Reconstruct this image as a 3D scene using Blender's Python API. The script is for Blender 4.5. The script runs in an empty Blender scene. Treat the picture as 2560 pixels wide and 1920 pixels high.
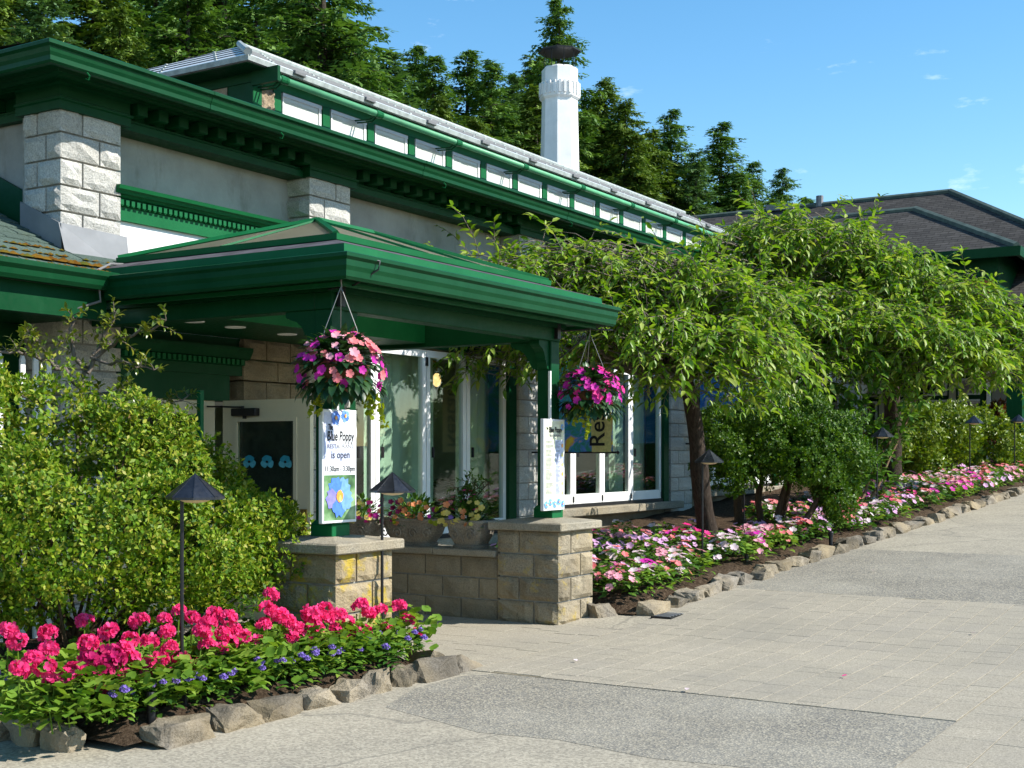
import bpy, bmesh, math, random
import numpy as np
from mathutils import Vector, Matrix, noise as mnoise
R = math.radians
random.seed(7)
rng = np.random.default_rng(7)
scene = bpy.context.scene
COL = scene.collection

# ---------------------------------------------------------------- camera, sky, sun, exposure
TH = R(31.8)                       # view direction, measured from the facade direction (+X) towards the building (+Y)
EYE = 1.55
cam_d = bpy.data.cameras.new('camera'); cam = bpy.data.objects.new('camera', cam_d); COL.objects.link(cam)
cam.location = (0, 0, EYE); cam.rotation_euler = (R(90), 0, TH - R(90))
cam_d.sensor_width = 36; cam_d.lens = 45.84; cam_d.shift_y = 0.0676; cam_d.clip_start = .1; cam_d.clip_end = 2000
scene.camera = cam
SUN_EL, SUN_AZ = R(41), R(21)      # azimuth: from the facade's outward normal (-Y) towards +X
sd = Vector((math.sin(SUN_AZ) * math.cos(SUN_EL), -math.cos(SUN_AZ) * math.cos(SUN_EL), math.sin(SUN_EL)))
world = bpy.data.worlds.new('World'); scene.world = world; world.use_nodes = True
wn, wl = world.node_tree.nodes, world.node_tree.links
wn.clear()
sky = wn.new('ShaderNodeTexSky'); sky.sky_type = 'NISHITA'; sky.sun_disc = False
sky.sun_elevation = SUN_EL; sky.sun_rotation = math.atan2(sd.x, sd.y)
sky.air_density = 1.0; sky.dust_density = .1; sky.ozone_density = 1.2; sky.altitude = 100
# thin wisps of cloud, the same all round the sky
tcw = wn.new('ShaderNodeTexCoord'); mpw = wn.new('ShaderNodeMapping'); mpw.inputs['Scale'].default_value = (9, 9, 26)
mpw.inputs['Rotation'].default_value = (0, 0, 1.1)
nzw = wn.new('ShaderNodeTexNoise'); nzw.inputs['Scale'].default_value = 1.0; nzw.inputs['Detail'].default_value = 9; nzw.inputs['Roughness'].default_value = .62
crw = wn.new('ShaderNodeValToRGB'); crw.color_ramp.elements[0].position = .655; crw.color_ramp.elements[1].position = .86
crw.color_ramp.elements[0].color = (0, 0, 0, 1); crw.color_ramp.elements[1].color = (.6, .6, .6, 1)
mxw = wn.new('ShaderNodeMix'); mxw.data_type = 'RGBA'; mxw.inputs[7].default_value = (8.5, 8.9, 9.2, 1)
bgw = wn.new('ShaderNodeBackground'); bgw.inputs['Strength'].default_value = .088
ouw = wn.new('ShaderNodeOutputWorld'); hsw = wn.new('ShaderNodeHueSaturation'); hsw.inputs['Saturation'].default_value = 1.3; hsw.inputs['Hue'].default_value = .492; hsw.inputs['Value'].default_value = 1.52
wl.new(tcw.outputs['Generated'], mpw.inputs[0]); wl.new(mpw.outputs[0], nzw.inputs['Vector']); wl.new(nzw.outputs[0], crw.inputs[0])
wl.new(crw.outputs[0], mxw.inputs[0]); wl.new(sky.outputs[0], mxw.inputs[6]); wl.new(mxw.outputs[2], hsw.inputs['Color']); wl.new(hsw.outputs[0], bgw.inputs[0]); wl.new(bgw.outputs[0], ouw.inputs[0])
sun_d = bpy.data.lights.new('sun', 'SUN'); sun_d.energy = 4.9; sun_d.angle = R(.53); sun_d.color = (1, .955, .88)
sun = bpy.data.objects.new('sun', sun_d); COL.objects.link(sun); sun.rotation_euler = sd.to_track_quat('Z', 'Y').to_euler(); sun.location = (0, -5, 30)
vs = scene.view_settings; vs.view_transform = 'Standard'; vs.look = 'None'; vs.exposure = 0.74; vs.gamma = 1; vs.use_curve_mapping = False
scene.render.engine = 'CYCLES'
cy = scene.cycles
cy.max_bounces = 7; cy.diffuse_bounces = 3; cy.glossy_bounces = 3; cy.transmission_bounces = 4; cy.transparent_max_bounces = 8
cy.caustics_reflective = False; cy.caustics_refractive = False; cy.use_denoising = True; cy.sample_clamp_indirect = 6

# ---------------------------------------------------------------- small helpers
def gz(x):                          # the walk is level by the porch and then climbs along the building
    if x < 9.5: return 0.0
    if x < 10.5: return .03 * (x - 9.5) ** 2
    return min(.03 + .06 * (x - 10.5), 1.83)
def ray(px, py):                    # direction per unit depth for a point of the 2560 x 1920 photograph (surveying aid)
    r = (px - 1280) / 3260; c, s = math.cos(TH), math.sin(TH)
    return (c + s * r, s - c * r, -(py - 1133) / 3260)
def atY(px, py, Y):
    d = ray(px, py); k = Y / d[1]; return Vector((d[0] * k, Y, EYE + d[2] * k))
def atS(px, py, k):
    d = ray(px, py); return Vector((d[0] * k, d[1] * k, EYE + d[2] * k))

def mesh_np(name, V, faces):
    me = bpy.data.meshes.new(name)
    V = np.asarray(V, dtype=np.float32).reshape(-1, 3)
    fl = [np.asarray(f, dtype=np.int32) for f in (faces if isinstance(faces, list) else [faces]) if len(f)]
    idx = np.concatenate([f.ravel() for f in fl]); cnt = np.concatenate([np.full(len(f), f.shape[1], np.int32) for f in fl])
    me.vertices.add(len(V)); me.vertices.foreach_set('co', V.ravel())
    me.loops.add(len(idx)); me.loops.foreach_set('vertex_index', idx)
    me.polygons.add(len(cnt)); st = np.concatenate([[0], np.cumsum(cnt)[:-1]]).astype(np.int32)
    me.polygons.foreach_set('loop_start', st)
    try: me.polygons.foreach_set('loop_total', cnt)
    except Exception: pass
    me.update(calc_edges=True); me.validate()
    return me

class MB:
    def __init__(s): s.v = []; s.f = []
    def add(s, vs, fs):
        b = len(s.v); s.v += [tuple(p) for p in vs]; s.f += [tuple(i + b for i in f) for f in fs]; return s
    def box(s, x0, x1, y0, y1, z0, z1, c=0.0):
        if c <= 0:
            return s.add([(x, y, z) for z in (z0, z1) for y in (y0, y1) for x in (x0, x1)],
                         [(0, 2, 3, 1), (4, 5, 7, 6), (0, 1, 5, 4), (2, 6, 7, 3), (0, 4, 6, 2), (1, 3, 7, 5)])
        bm = bmesh.new(); bmesh.ops.create_cube(bm, size=1)
        for v in bm.verts: v.co = Vector((x0 + (v.co.x + .5) * (x1 - x0), y0 + (v.co.y + .5) * (y1 - y0), z0 + (v.co.z + .5) * (z1 - z0)))
        bmesh.ops.bevel(bm, geom=list(bm.edges), offset=c, segments=1, affect='EDGES')
        bm.verts.index_update(); s.add([v.co for v in bm.verts], [[v.index for v in f.verts] for f in bm.faces]); bm.free(); return s
    def prism(s, poly, vec):        # polygon of 3D points pushed along a vector
        n = len(poly); vec = Vector(vec); a = [Vector(p) for p in poly]
        return s.add(a + [p + vec for p in a], [tuple(range(n))[::-1], tuple(range(n, 2 * n))] + [(i, (i + 1) % n, n + (i + 1) % n, n + i) for i in range(n)])
    def tube(s, pts, rad, n=8, caps=True):
        pts = [Vector(p) for p in pts]; rad = rad if isinstance(rad, (list, tuple)) else [rad] * len(pts)
        vs, fs = [], []
        t0 = (pts[1] - pts[0]).normalized(); u = t0.orthogonal().normalized()
        for i, p in enumerate(pts):
            t = (pts[min(i + 1, len(pts) - 1)] - pts[max(i - 1, 0)])
            t = t.normalized() if t.length > 1e-9 else t0
            u = (u - t * u.dot(t)); u = u.normalized() if u.length > 1e-6 else t.orthogonal().normalized(); w = t.cross(u)
            for k in range(n):
                a = 2 * math.pi * k / n; vs.append(p + (u * math.cos(a) + w * math.sin(a)) * rad[i])
        for i in range(len(pts) - 1):
            for k in range(n): fs.append((i * n + k, i * n + (k + 1) % n, (i + 1) * n + (k + 1) % n, (i + 1) * n + k))
        if caps: fs += [tuple(range(n))[::-1], tuple(range((len(pts) - 1) * n, len(pts) * n))]
        return s.add(vs, fs)
    def lathe(s, prof, n=16, c=(0, 0, 0), a0=0.0, sx=1.0, sy=1.0):
        vs, fs = [], []
        for r, z in prof:
            for k in range(n):
                a = a0 + 2 * math.pi * k / n; vs.append((c[0] + r * sx * math.cos(a), c[1] + r * sy * math.sin(a), c[2] + z))
        for i in range(len(prof) - 1):
            for k in range(n): fs.append((i * n + k, i * n + (k + 1) % n, (i + 1) * n + (k + 1) % n, (i + 1) * n + k))
        if prof[0][0] > 1e-6: fs.append(tuple(range(n))[::-1])
        if prof[-1][0] > 1e-6: fs.append(tuple(range((len(prof) - 1) * n, len(prof) * n)))
        return s.add(vs, fs)
    def sweep(s, prof, path, closed=False):   # prof: (outwards, z); path: plan points walked with the outside on the right
        n, m = len(prof), len(path); nrm = []
        P = [Vector((p[0], p[1])) for p in path]
        for i in range(m):
            ds = []
            if i > 0 or closed: ds.append((P[i] - P[i - 1]).normalized())
            if i < m - 1 or closed: ds.append((P[(i + 1) % m] - P[i]).normalized())
            ns = [Vector((d.y, -d.x)) for d in ds]
            if len(ns) == 1: nrm.append(ns[0])
            else:
                b = (ns[0] + ns[1]); nrm.append(b / max(.2, 1 + ns[0].dot(ns[1])))
        vs = [(P[i].x + nrm[i].x * o, P[i].y + nrm[i].y * o, z) for i in range(m) for o, z in prof]
        fs = [(i * n + k, i * n + k + 1, ((i + 1) % m) * n + k + 1, ((i + 1) % m) * n + k) for i in range(m if closed else m - 1) for k in range(n - 1)]
        if not closed: fs += [tuple(range(n)), tuple(range((m - 1) * n, m * n))[::-1]]
        return s.add(vs, fs)
    def mesh(s, name, off=(0, 0, 0), smooth=False):
        me = bpy.data.meshes.new(name)
        o = Vector(off); me.from_pydata([Vector(p) - o for p in s.v], [], s.f); me.update()
        if smooth:
            me.polygons.foreach_set('use_smooth', [True] * len(me.polygons))
        return me
    def build(s, name, m, parent=None, smooth=False, off=None, label=None, kind=None):
        if off is None: off = root_loc(parent) if parent else (0, 0, 0)
        return obj(name, s.mesh(name, off, smooth), m, parent, label=label, kind=kind)

def root_loc(p):
    l = Vector((0, 0, 0))
    while p: l = l + p.location; p = p.parent
    return l
def obj(name, me, m=None, parent=None, loc=None, rot=None, scale=None, label=None, kind=None):
    o = bpy.data.objects.new(name, me)
    if m is not None and me is not None and not me.materials: me.materials.append(m)
    COL.objects.link(o)
    if parent: o.parent = parent
    if loc is not None: o.location = loc
    if rot is not None: o.rotation_euler = rot
    if scale is not None: o.scale = scale if isinstance(scale, (tuple, list)) else (scale,) * 3
    if label: o['label'] = label
    if kind: o['kind'] = kind
    return o
def thing(name, label, cat, loc=(0, 0, 0), group=None, rotz=0):
    o = bpy.data.objects.new(name, None); COL.objects.link(o); o.location = loc; o.rotation_euler = (0, 0, rotz)
    o.empty_display_size = .1; o['label'] = label; o['category'] = cat
    if group: o['group'] = group
    return o
def tag(o, label, cat, group=None):
    o['label'] = label; o['category'] = cat
    if group: o['group'] = group
    return o
def struct(o): o['kind'] = 'structure'; return o
_u = ['first', 'second', 'third', 'fourth', 'fifth', 'sixth', 'seventh', 'eighth', 'ninth']
ORD = _u + ['tenth', 'eleventh', 'twelfth', 'thirteenth', 'fourteenth', 'fifteenth', 'sixteenth', 'seventeenth', 'eighteenth', 'nineteenth']
for _t, _e in (('twenty', 'twentieth'), ('thirty', 'thirtieth'), ('forty', 'fortieth'), ('fifty', 'fiftieth'), ('sixty', 'sixtieth'), ('seventy', 'seventieth'), ('eighty', 'eightieth')): ORD += [_e] + [_t + '-' + w for w in _u]

# ---------------------------------------------------------------- materials
class NT:
    def __init__(s, name):
        s.m = bpy.data.materials.new(name); s.m.use_nodes = True; s.t = s.m.node_tree; s.n = s.t.nodes; s.b = s.n['Principled BSDF']; s.o = s.n['Material Output']; s._p = None
    def new(s, kind, **kw):
        n = s.n.new('ShaderNode' + kind)
        for k, v in kw.items():
            if k.startswith('i_'):
                key = k[2:]; key = int(key) if key.isdigit() else key
                n.inputs[key].default_value = v
            else: setattr(n, k, v)
        return n
    def ln(s, a, b): s.t.links.new(a, b); return s
    def pos(s):
        if s._p is None: s._p = s.new('NewGeometry')
        return s._p.outputs['Position']
    def noise(s, scale, detail=5, rough=.55, vec=None, dist=0):
        n = s.new('TexNoise'); n.inputs['Scale'].default_value = scale; n.inputs['Detail'].default_value = detail; n.inputs['Roughness'].default_value = rough; n.inputs['Distortion'].default_value = dist
        s.ln(vec or s.pos(), n.inputs['Vector']); return n.outputs['Fac']
    def ramp(s, fac, stops):
        r = s.new('ValToRGB'); e = r.color_ramp.elements
        while len(e) < len(stops): e.new(.5)
        for i, (p, c) in enumerate(stops):
            e[i].position = p; e[i].color = (c, c, c, 1) if isinstance(c, (int, float)) else (*c, 1)
        s.ln(fac, r.inputs[0]); return r.outputs[0]
    def mix(s, fac, a, b, mode='MIX'):
        n = s.new('Mix', data_type='RGBA', blend_type=mode)
        for v, i in ((fac, 0), (a, 6), (b, 7)):
            if isinstance(v, (int, float)): n.inputs[i].default_value = v if i == 0 else (v, v, v, 1)
            elif isinstance(v, tuple): n.inputs[i].default_value = (*v, 1)
            else: s.ln(v, n.inputs[i])
        return n.outputs[2]
    def math(s, op, a, b=0.0):
        n = s.new('Math', operation=op)
        for i, v in enumerate((a, b)):
            if isinstance(v, (int, float)): n.inputs[i].default_value = v
            else: s.ln(v, n.inputs[i])
        return n.outputs[0]
    def objrand(s): return s.new('ObjectInfo').outputs['Random']
    def scale_vec(s, sc):
        m = s.new('Mapping'); m.inputs['Scale'].default_value = sc; s.ln(s.pos(), m.inputs[0]); return m.outputs[0]
    def base(s, c):
        if isinstance(c, tuple): s.b.inputs['Base Color'].default_value = (*c, 1)
        else: s.ln(c, s.b.inputs['Base Color'])
        return s
    def set(s, rough=.6, spec=.3, metal=0):
        if isinstance(rough, (int, float)): s.b.inputs['Roughness'].default_value = rough
        else: s.ln(rough, s.b.inputs['Roughness'])
        s.b.inputs['Specular IOR Level'].default_value = spec; s.b.inputs['Metallic'].default_value = metal; return s
    def bump(s, h, strength=.5, dist=.01):
        n = s.new('Bump'); n.inputs['Strength'].default_value = strength; n.inputs['Distance'].default_value = dist
        s.ln(h, n.inputs['Height']); s.ln(n.outputs[0], s.b.inputs['Normal']); return s

def paint(name, c, rough=.42, spec=.22, wear=.12, dirt=(.03, .03, .022)):
    t = NT(name); n = t.noise(2.3, 6, .65); n2 = t.noise(26, 4, .6)
    lo = tuple(x * (1 - wear) for x in c); hi = tuple(min(1, x * (1 + wear * .8) + .004) for x in c)
    k = t.ramp(n, [(.3, lo), (.7, hi)])
    k = t.mix(t.ramp(t.noise(1.1, 7, .7), [(.62, 0.0), (.85, .28)]), k, dirt)
    k = t.mix(t.ramp(t.noise(1.0, 5, .6, t.scale_vec((7, 7, .5))), [(.55, 0.0), (.75, .25)]), k, tuple(min(1, x * 1.5 + .008) for x in c))
    t.base(k).set(t.ramp(n2, [(.3, max(.05, rough - .07)), (.7, rough + .1)]), spec).bump(t.noise(55, 3), .06, .004); return t.m
def plain(name, c, rough=.6, spec=.3, metal=0, var=.15, vs=8, bump=0, bs=60):
    t = NT(name); n = t.noise(vs, 4)
    t.base(t.ramp(n, [(.3, tuple(x * (1 - var) for x in c)), (.7, tuple(min(1, x * (1 + var)) for x in c))])).set(rough, spec, metal)
    if bump: t.bump(t.noise(bs, 4), bump, .005)
    return t.m
def stone(name, c, lichen=0.0, stain=.35, warm=0.0, rv=.74, lt=.58):
    t = NT(name); big = t.noise(3.0, 6, .6); fine = t.noise(75, 5, .7); mid = t.noise(16, 6, .65)
    k = t.ramp(fine, [(.32, tuple(x * .55 for x in c)), (.52, c), (.72, tuple(min(1, x * 1.32) for x in c))])
    k = t.mix(t.ramp(big, [(.42, 0.0), (.7, stain)]), k, (c[0] * .42, c[1] * .38, c[2] * .30))
    r = t.objrand(); k = t.mix(.75, k, t.ramp(r, [(0, rv), (1, 1.0)]), 'MULTIPLY')
    if warm: k = t.mix(t.ramp(t.noise(1.7, 3), [(.4, 0.0), (.65, warm)]), k, (.47, .36, .20))
    if lichen: k = t.mix(t.ramp(t.noise(5.5, 8, .7), [(lt, 0.0), (lt + .10, lichen)]), k, (.46, .33, .04)); k = t.mix(t.ramp(t.noise(4.1, 8, .7, dist=.4), [(.6, 0.0), (.68, .7)]), k, (.055, .05, .03))
    t.base(k).set(.9, .15).bump(t.mix(.45, mid, fine), .95, .028); return t.m
def leafm(name, cs, trans=.35, rough=.42, spec=.35, tcol=None):
    t = NT(name); g = t.new('NewGeometry'); st = [(i / (len(cs) - 1), c) for i, c in enumerate(cs)]
    k = t.ramp(g.outputs['Random Per Island'], st)
    k = t.mix(.55, k, t.ramp(t.noise(1.6, 3), [(.3, .62), (.7, 1.0)]), 'MULTIPLY')
    t.base(k).set(rough, spec)
    tr = t.new('BsdfTranslucent'); mx = t.new('MixShader'); mx.inputs[0].default_value = trans
    tc = t.mix(1.0, k, tcol or (1.25, 1.3, .55), 'MULTIPLY'); t.ln(tc, tr.inputs[0])
    t.ln(t.b.outputs[0], mx.inputs[1]); t.ln(tr.outputs[0], mx.inputs[2]); t.ln(mx.outputs[0], t.o.inputs[0]); return t.m
def petal(name, c, c2=None, trans=.3):
    return leafm(name, [c, c2 or tuple(x * .8 for x in c)], trans, .55, .2, (1.1, 1.05, 1.05))
def glassm(name, tint=(.9, .95, .93), refl=1.0):
    t = NT(name); t.n.remove(t.b); fr = t.new('LayerWeight'); fr.inputs[0].default_value = .5
    tr = t.new('BsdfTransparent'); tr.inputs[0].default_value = (*tint, 1); gl = t.new('BsdfGlossy'); gl.inputs['Roughness'].default_value = .01; gl.inputs[0].default_value = (refl, refl, refl, 1)
    f = t.math('ADD', t.math('MULTIPLY', t.math('POWER', fr.outputs['Facing'], 4.0), .85), .05)
    mx = t.new('MixShader'); t.ln(f, mx.inputs[0]); t.ln(tr.outputs[0], mx.inputs[1]); t.ln(gl.outputs[0], mx.inputs[2]); t.ln(mx.outputs[0], t.o.inputs[0]); return t.m

M = {}
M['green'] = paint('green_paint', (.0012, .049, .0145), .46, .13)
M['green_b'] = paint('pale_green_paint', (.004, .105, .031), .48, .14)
M['white'] = paint('white_paint', (.80, .80, .78), .45, .35, .05, (.3, .3, .28))
M['chimney'] = paint('limewashed_chimney', (.74, .735, .71), .6, .25, .10, (.26, .22, .18))
M['cream'] = paint('cream_paint', (.62, .57, .42), .5, .3, .07, (.2, .18, .13))
M['stone'] = stone('grey_split_block', (.56, .545, .50), 0, .18)
M['stone_l'] = stone('lichened_split_block', (.36, .30, .205), .9, .6, .5, .7, .505)
M['stone_w'] = stone('weathered_split_block', (.37, .315, .225), .6, .6, .5, .7, .57)
M['stone_d'] = stone('weathered_wall_block', (.29, .25, .185), 0, .6, .3)
M['coping'] = stone('coping_stone', (.36, .325, .255), 0, .4, .25)
M['rock'] = stone('border_rock', (.29, .255, .205), 0, .6, .45, .30)
M['mortar'] = plain('mortar', (.30, .29, .26), .95, .1, 0, .2, 20, .4)
t = NT('grey_render'); a = t.noise(.9, 7, .65); b = t.noise(2.6, 6, .7, t.scale_vec((1, 1, .35)))
k = t.ramp(a, [(.3, (.20, .195, .18)), (.6, (.36, .355, .33))]); k = t.mix(t.ramp(b, [(.56, 0.0), (.72, .55)]), k, (.13, .115, .085))
t.base(k).set(.9, .15).bump(t.noise(45, 5, .7), .25, .006); M['render'] = t.m
M['whitewall'] = plain('white_render', (.80, .80, .78), .9, .15, 0, .05, 5, .3, 35)
t = NT('galvanised_roof'); k = t.ramp(t.noise(1.4, 5, .6, t.scale_vec((.5, 1, 3))), [(.3, (.52, .55, .57)), (.7, (.78, .80, .82))]); k = t.mix(t.ramp(t.noise(14, 6), [(.6, 0.0), (.8, .25)]), k, (.30, .29, .26))
t.base(k).set(.38, .5, .25); M['metalroof'] = t.m
M['zinc'] = plain('zinc_flashing', (.21, .215, .22), .55, .3, .2, .12, 5)
M['zinc_g'] = plain('weathered_zinc', (.33, .36, .34), .6, .3, .2, .25, 9)
t = NT('twinwall_sheet'); k = t.ramp(t.noise(1.2, 6, .65), [(.3, (.17, .165, .125)), (.7, (.28, .27, .215))]); k = t.mix(t.ramp(t.noise(9, 6, .7), [(.58, 0.0), (.75, .5)]), k, (.12, .10, .06))
t.base(k).set(.5, .35); tr = t.new('BsdfTranslucent'); mx = t.new('MixShader'); mx.inputs[0].default_value = .7; tr.inputs[0].default_value = (.9, .88, .78, 1)
t.ln(t.b.outputs[0], mx.inputs[1]); t.ln(tr.outputs[0], mx.inputs[2]); t.ln(mx.outputs[0], t.o.inputs[0]); M['poly'] = t.m
M['tar'] = plain('roofing_felt', (.075, .07, .075), .9, .2, 0, .5, 6, .6, 30)
t = NT('green_shingle'); k = t.ramp(t.noise(90, 3, .7), [(.3, (.035, .055, .045)), (.7, (.13, .18, .15))]); k = t.mix(t.ramp(t.noise(3.5, 7, .7), [(.55, 0.0), (.7, .45)]), k, (.10, .12, .07)); k = t.mix(.5, k, t.ramp(t.objrand(), [(0, .55), (1, 1.0)]), 'MULTIPLY')
t.base(k).set(.95, .1).bump(t.noise(90, 3), .6, .006); M['shingle'] = t.m
M['moss'] = leafm('roof_moss', [(.13, .055, .008), (.20, .11, .015), (.09, .10, .015)], .1, .95, .05)
t = NT('dark_shingle_roof'); br = t.new('TexBrick'); br.inputs['Scale'].default_value = 1.0; br.inputs['Brick Width'].default_value = .34; br.inputs['Row Height'].default_value = .075; br.inputs['Mortar Size'].default_value = .006
mp = t.new('Mapping'); mp.inputs['Rotation'].default_value = (R(90), 0, R(90)); t.ln(t.pos(), mp.inputs[0])
sx = t.new('SeparateXYZ'); t.ln(t.pos(), sx.inputs[0]); cx = t.new('CombineXYZ'); t.ln(sx.outputs[1], cx.inputs[0]); t.ln(sx.outputs[2], cx.inputs[1]); t.ln(cx.outputs[0], br.inputs['Vector'])
br.inputs['Color1'].default_value = (.058, .055, .052, 1); br.inputs['Color2'].default_value = (.092, .086, .080, 1); br.inputs['Mortar'].default_value = (.02, .018, .016, 1)
k = t.mix(t.ramp(t.noise(1.6, 6, .7), [(.5, 0.0), (.7, .5)]), br.outputs[0], (.080, .074, .064)); k = t.mix(.6, k, t.ramp(t.noise(12, 4), [(.3, .5), (.7, 1.0)]), 'MULTIPLY')
t.base(k).set(.95, .08); M['slate'] = t.m
M['ridge'] = plain('ridge_tile', (.085, .115, .10), .9, .15, 0, .3, 4, .3)
M['dark'] = plain('black_metal', (.014, .014, .016), .42, .5, .3, .3, 9)
t = NT('lamp_shade_metal'); k = t.ramp(t.noise(9, 6, .7), [(.35, (.018, .021, .028)), (.7, (.045, .050, .062))]); t.base(k).set(t.ramp(t.noise(40, 3), [(.3, .25), (.7, .42)]), .6, .55); M['shade'] = t.m
M['lens'] = plain('lamp_lens', (.75, .62, .40), .4, .4, 0, .05)
M['brass'] = plain('brass', (.36, .22, .055), .4, .5, .8, .15)
M['glass'] = glassm('window_glass', (.86, .93, .89))
M['dglass'] = glassm('tinted_glass', (.42, .45, .42))
M['softglass'] = glassm('matt_film_glass', (.97, .98, .97), .35)
M['blind'] = plain('white_blind', (.80, .81, .78), .55, .3, 0, .03, 3)
M['room'] = plain('interior_wall', (.30, .34, .25), .8, .2, 0, .1, 2)
M['panelg'] = plain('pale_green_curtain', (.47, .53, .43), .8, .2, 0, .12, 3)
M['panelc'] = plain('cream_curtain', (.62, .62, .44), .8, .2, 0, .1, 3)
M['roomdark'] = plain('interior_floor', (.075, .06, .045), .5, .3, 0, .2, 3)
M['relief'] = stone('carved_sandstone', (.46, .36, .25), 0, .3)
M['concrete'] = stone('planter_concrete', (.36, .32, .26), 0, .4)
M['soil'] = None
t = NT('soil'); k = t.ramp(t.noise(28, 8, .75), [(.3, (.024, .016, .010)), (.52, (.095, .065, .042)), (.75, (.26, .19, .13))]); t.base(k).set(.97, .05).bump(t.noise(38, 8, .75), 1.0, .05); M['soil'] = t.m
t = NT('exposed_aggregate'); vo = t.new('TexVoronoi'); vo.inputs['Scale'].default_value = 80; t.ln(t.pos(), vo.inputs['Vector'])
sp = t.new('SeparateColor'); t.ln(vo.outputs['Color'], sp.inputs[0])
k = t.ramp(sp.outputs[0], [(0, (.065, .07, .075)), (.3, (.165, .158, .14)), (.62, (.30, .262, .19)), (1, (.50, .45, .34))])
k = t.mix(t.ramp(vo.outputs['Distance'], [(.45, 0.0), (.75, .75)]), k, (.16, .15, .125))
k = t.mix(.30, k, (.235, .215, .175)); pt = t.ramp(t.noise(.55, 5, .6), [(.38, 0.0), (.62, .62)]); k = t.mix(pt, k, t.mix(.5, k, (.38, .35, .28)))
k = t.mix(.35, k, t.ramp(t.noise(2.2, 6, .7), [(.3, .55), (.7, 1.0)]), 'MULTIPLY')
t.base(k).set(.85, .25).bump(vo.outputs['Distance'], .5, .006); M['aggregate'] = t.m
t = NT('worn_concrete'); vo = t.new('TexVoronoi'); vo.inputs['Scale'].default_value = 70; t.ln(t.pos(), vo.inputs['Vector']); sp = t.new('SeparateColor'); t.ln(vo.outputs['Color'], sp.inputs[0])
k = t.ramp(sp.outputs[1], [(0, (.14, .13, .11)), (.5, (.30, .27, .21)), (1, (.46, .42, .33))])
k = t.mix(.5, k, t.ramp(t.noise(1.3, 7, .7), [(.3, (.22, .195, .15)), (.55, (.335, .295, .22)), (.75, (.41, .365, .28))]))
wv = t.new('TexVoronoi', feature='DISTANCE_TO_EDGE'); wv.inputs['Scale'].default_value = .55
nn = t.new('TexNoise'); nn.inputs['Scale'].default_value = 1.9; nn.inputs['Detail'].default_value = 6; t.ln(t.pos(), nn.inputs['Vector']); mv = t.mix(.28, t.pos(), nn.outputs['Color']); t.ln(mv, wv.inputs['Vector'])
k = t.mix(t.ramp(wv.outputs['Distance'], [(.002, .55), (.007, 0.0)]), k, (.13, .12, .10))
t.base(k).set(.9, .2).bump(t.noise(60, 5), .4, .006); M['worn'] = t.m
t = NT('paver'); k = t.ramp(t.noise(95, 4, .7), [(.3, (.175, .157, .122)), (.5, (.325, .287, .218)), (.7, (.46, .412, .325))]); k = t.mix(t.ramp(t.noise(1.4, 6, .7), [(.45, 0.0), (.7, .35)]), k, (.24, .22, .19)); k = t.mix(.42, k, t.ramp(t.objrand(), [(0, .84), (1, 1.0)]), 'MULTIPLY'); k = t.mix(t.ramp(t.noise(.8, 6, .65), [(.45, 0.0), (.72, .45)]), k, (.20, .185, .15))
t.base(k).set(.9, .2).bump(t.noise(95, 4), .4, .004); M['paver'] = t.m
M['joint'] = plain('sand_joint', (.20, .175, .125), .97, .05, 0, .25, 12, .5)
t = NT('forest_floor'); k = t.ramp(t.noise(.35, 7, .7), [(.3, (.035, .045, .018)), (.7, (.085, .08, .05))]); t.base(k).set(.97, .05); M['ground'] = t.m
def barkm(name, lo, hi):
    t = NT(name); w = t.noise(7, 8, .75, t.scale_vec((6, 6, 1.2)), .5); t.base(t.ramp(w, [(.3, lo), (.7, hi)])).set(.95, .1).bump(w, 1.0, .04); return t.m
M['bark'] = barkm('cherry_bark', (.018, .013, .010), (.105, .080, .062))
M['twig'] = barkm('grey_twig', (.12, .095, .075), (.33, .28, .23))
M['stem'] = barkm('shrub_stem', (.055, .038, .025), (.17, .115, .075))
M['cbark'] = barkm('conifer_bark', (.035, .028, .022), (.10, .085, .07))
M['leaf_cherry'] = leafm('cherry_leaf', [(.085, .195, .010), (.16, .30, .016), (.25, .38, .03), (.41, .47, .11)], .40, .45, .35)
M['leaf_hedge'] = leafm('azalea_leaf', [(.050, .125, .007), (.11, .22, .010), (.19, .305, .014), (.28, .36, .026), (.42, .39, .06)], .32, .5, .28)
M['leaf_box'] = leafm('boxwood_leaf', [(.035, .10, .006), (.070, .155, .009), (.14, .235, .013)], .26, .48, .28)
M['leaf_box2'] = leafm('golden_boxwood_leaf', [(.09, .17, .010), (.17, .25, .014), (.25, .30, .02)], .3, .38, .4)
M['leaf_cam'] = leafm('camellia_leaf', [(.07, .13, .012), (.13, .19, .016), (.22, .22, .02)], .25, .28, .5)
M['leaf_loose'] = leafm('lilac_leaf', [(.07, .17, .02), (.12, .23, .028)], .35, .42, .35)
M['leaf_ger'] = leafm('geranium_leaf', [(.09, .20, .020), (.16, .29, .03), (.25, .36, .05)], .3, .6, .2)
M['leaf_imp'] = leafm('impatiens_leaf', [(.035, .10, .014), (.07, .17, .02), (.13, .24, .03)], .25, .42, .35)
M['leaf_dark'] = leafm('basket_leaf', [(.012, .045, .016), (.022, .075, .022), (.05, .12, .03)], .18, .4, .4)
M['leaf_lime'] = leafm('creeping_jenny', [(.22, .30, .015), (.36, .40, .02)], .35, .5, .25)
M['leaf_red'] = leafm('red_leaf', [(.16, .025, .012), (.22, .07, .015), (.10, .10, .02)], .25, .5, .3)
M['fern'] = leafm('fern_frond', [(.03, .10, .015), (.06, .17, .02)], .3, .5, .25)
M['con0'] = leafm('fir_needles', [(.050, .125, .024), (.105, .21, .038), (.175, .29, .055)], .22, .6, .2)
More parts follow.
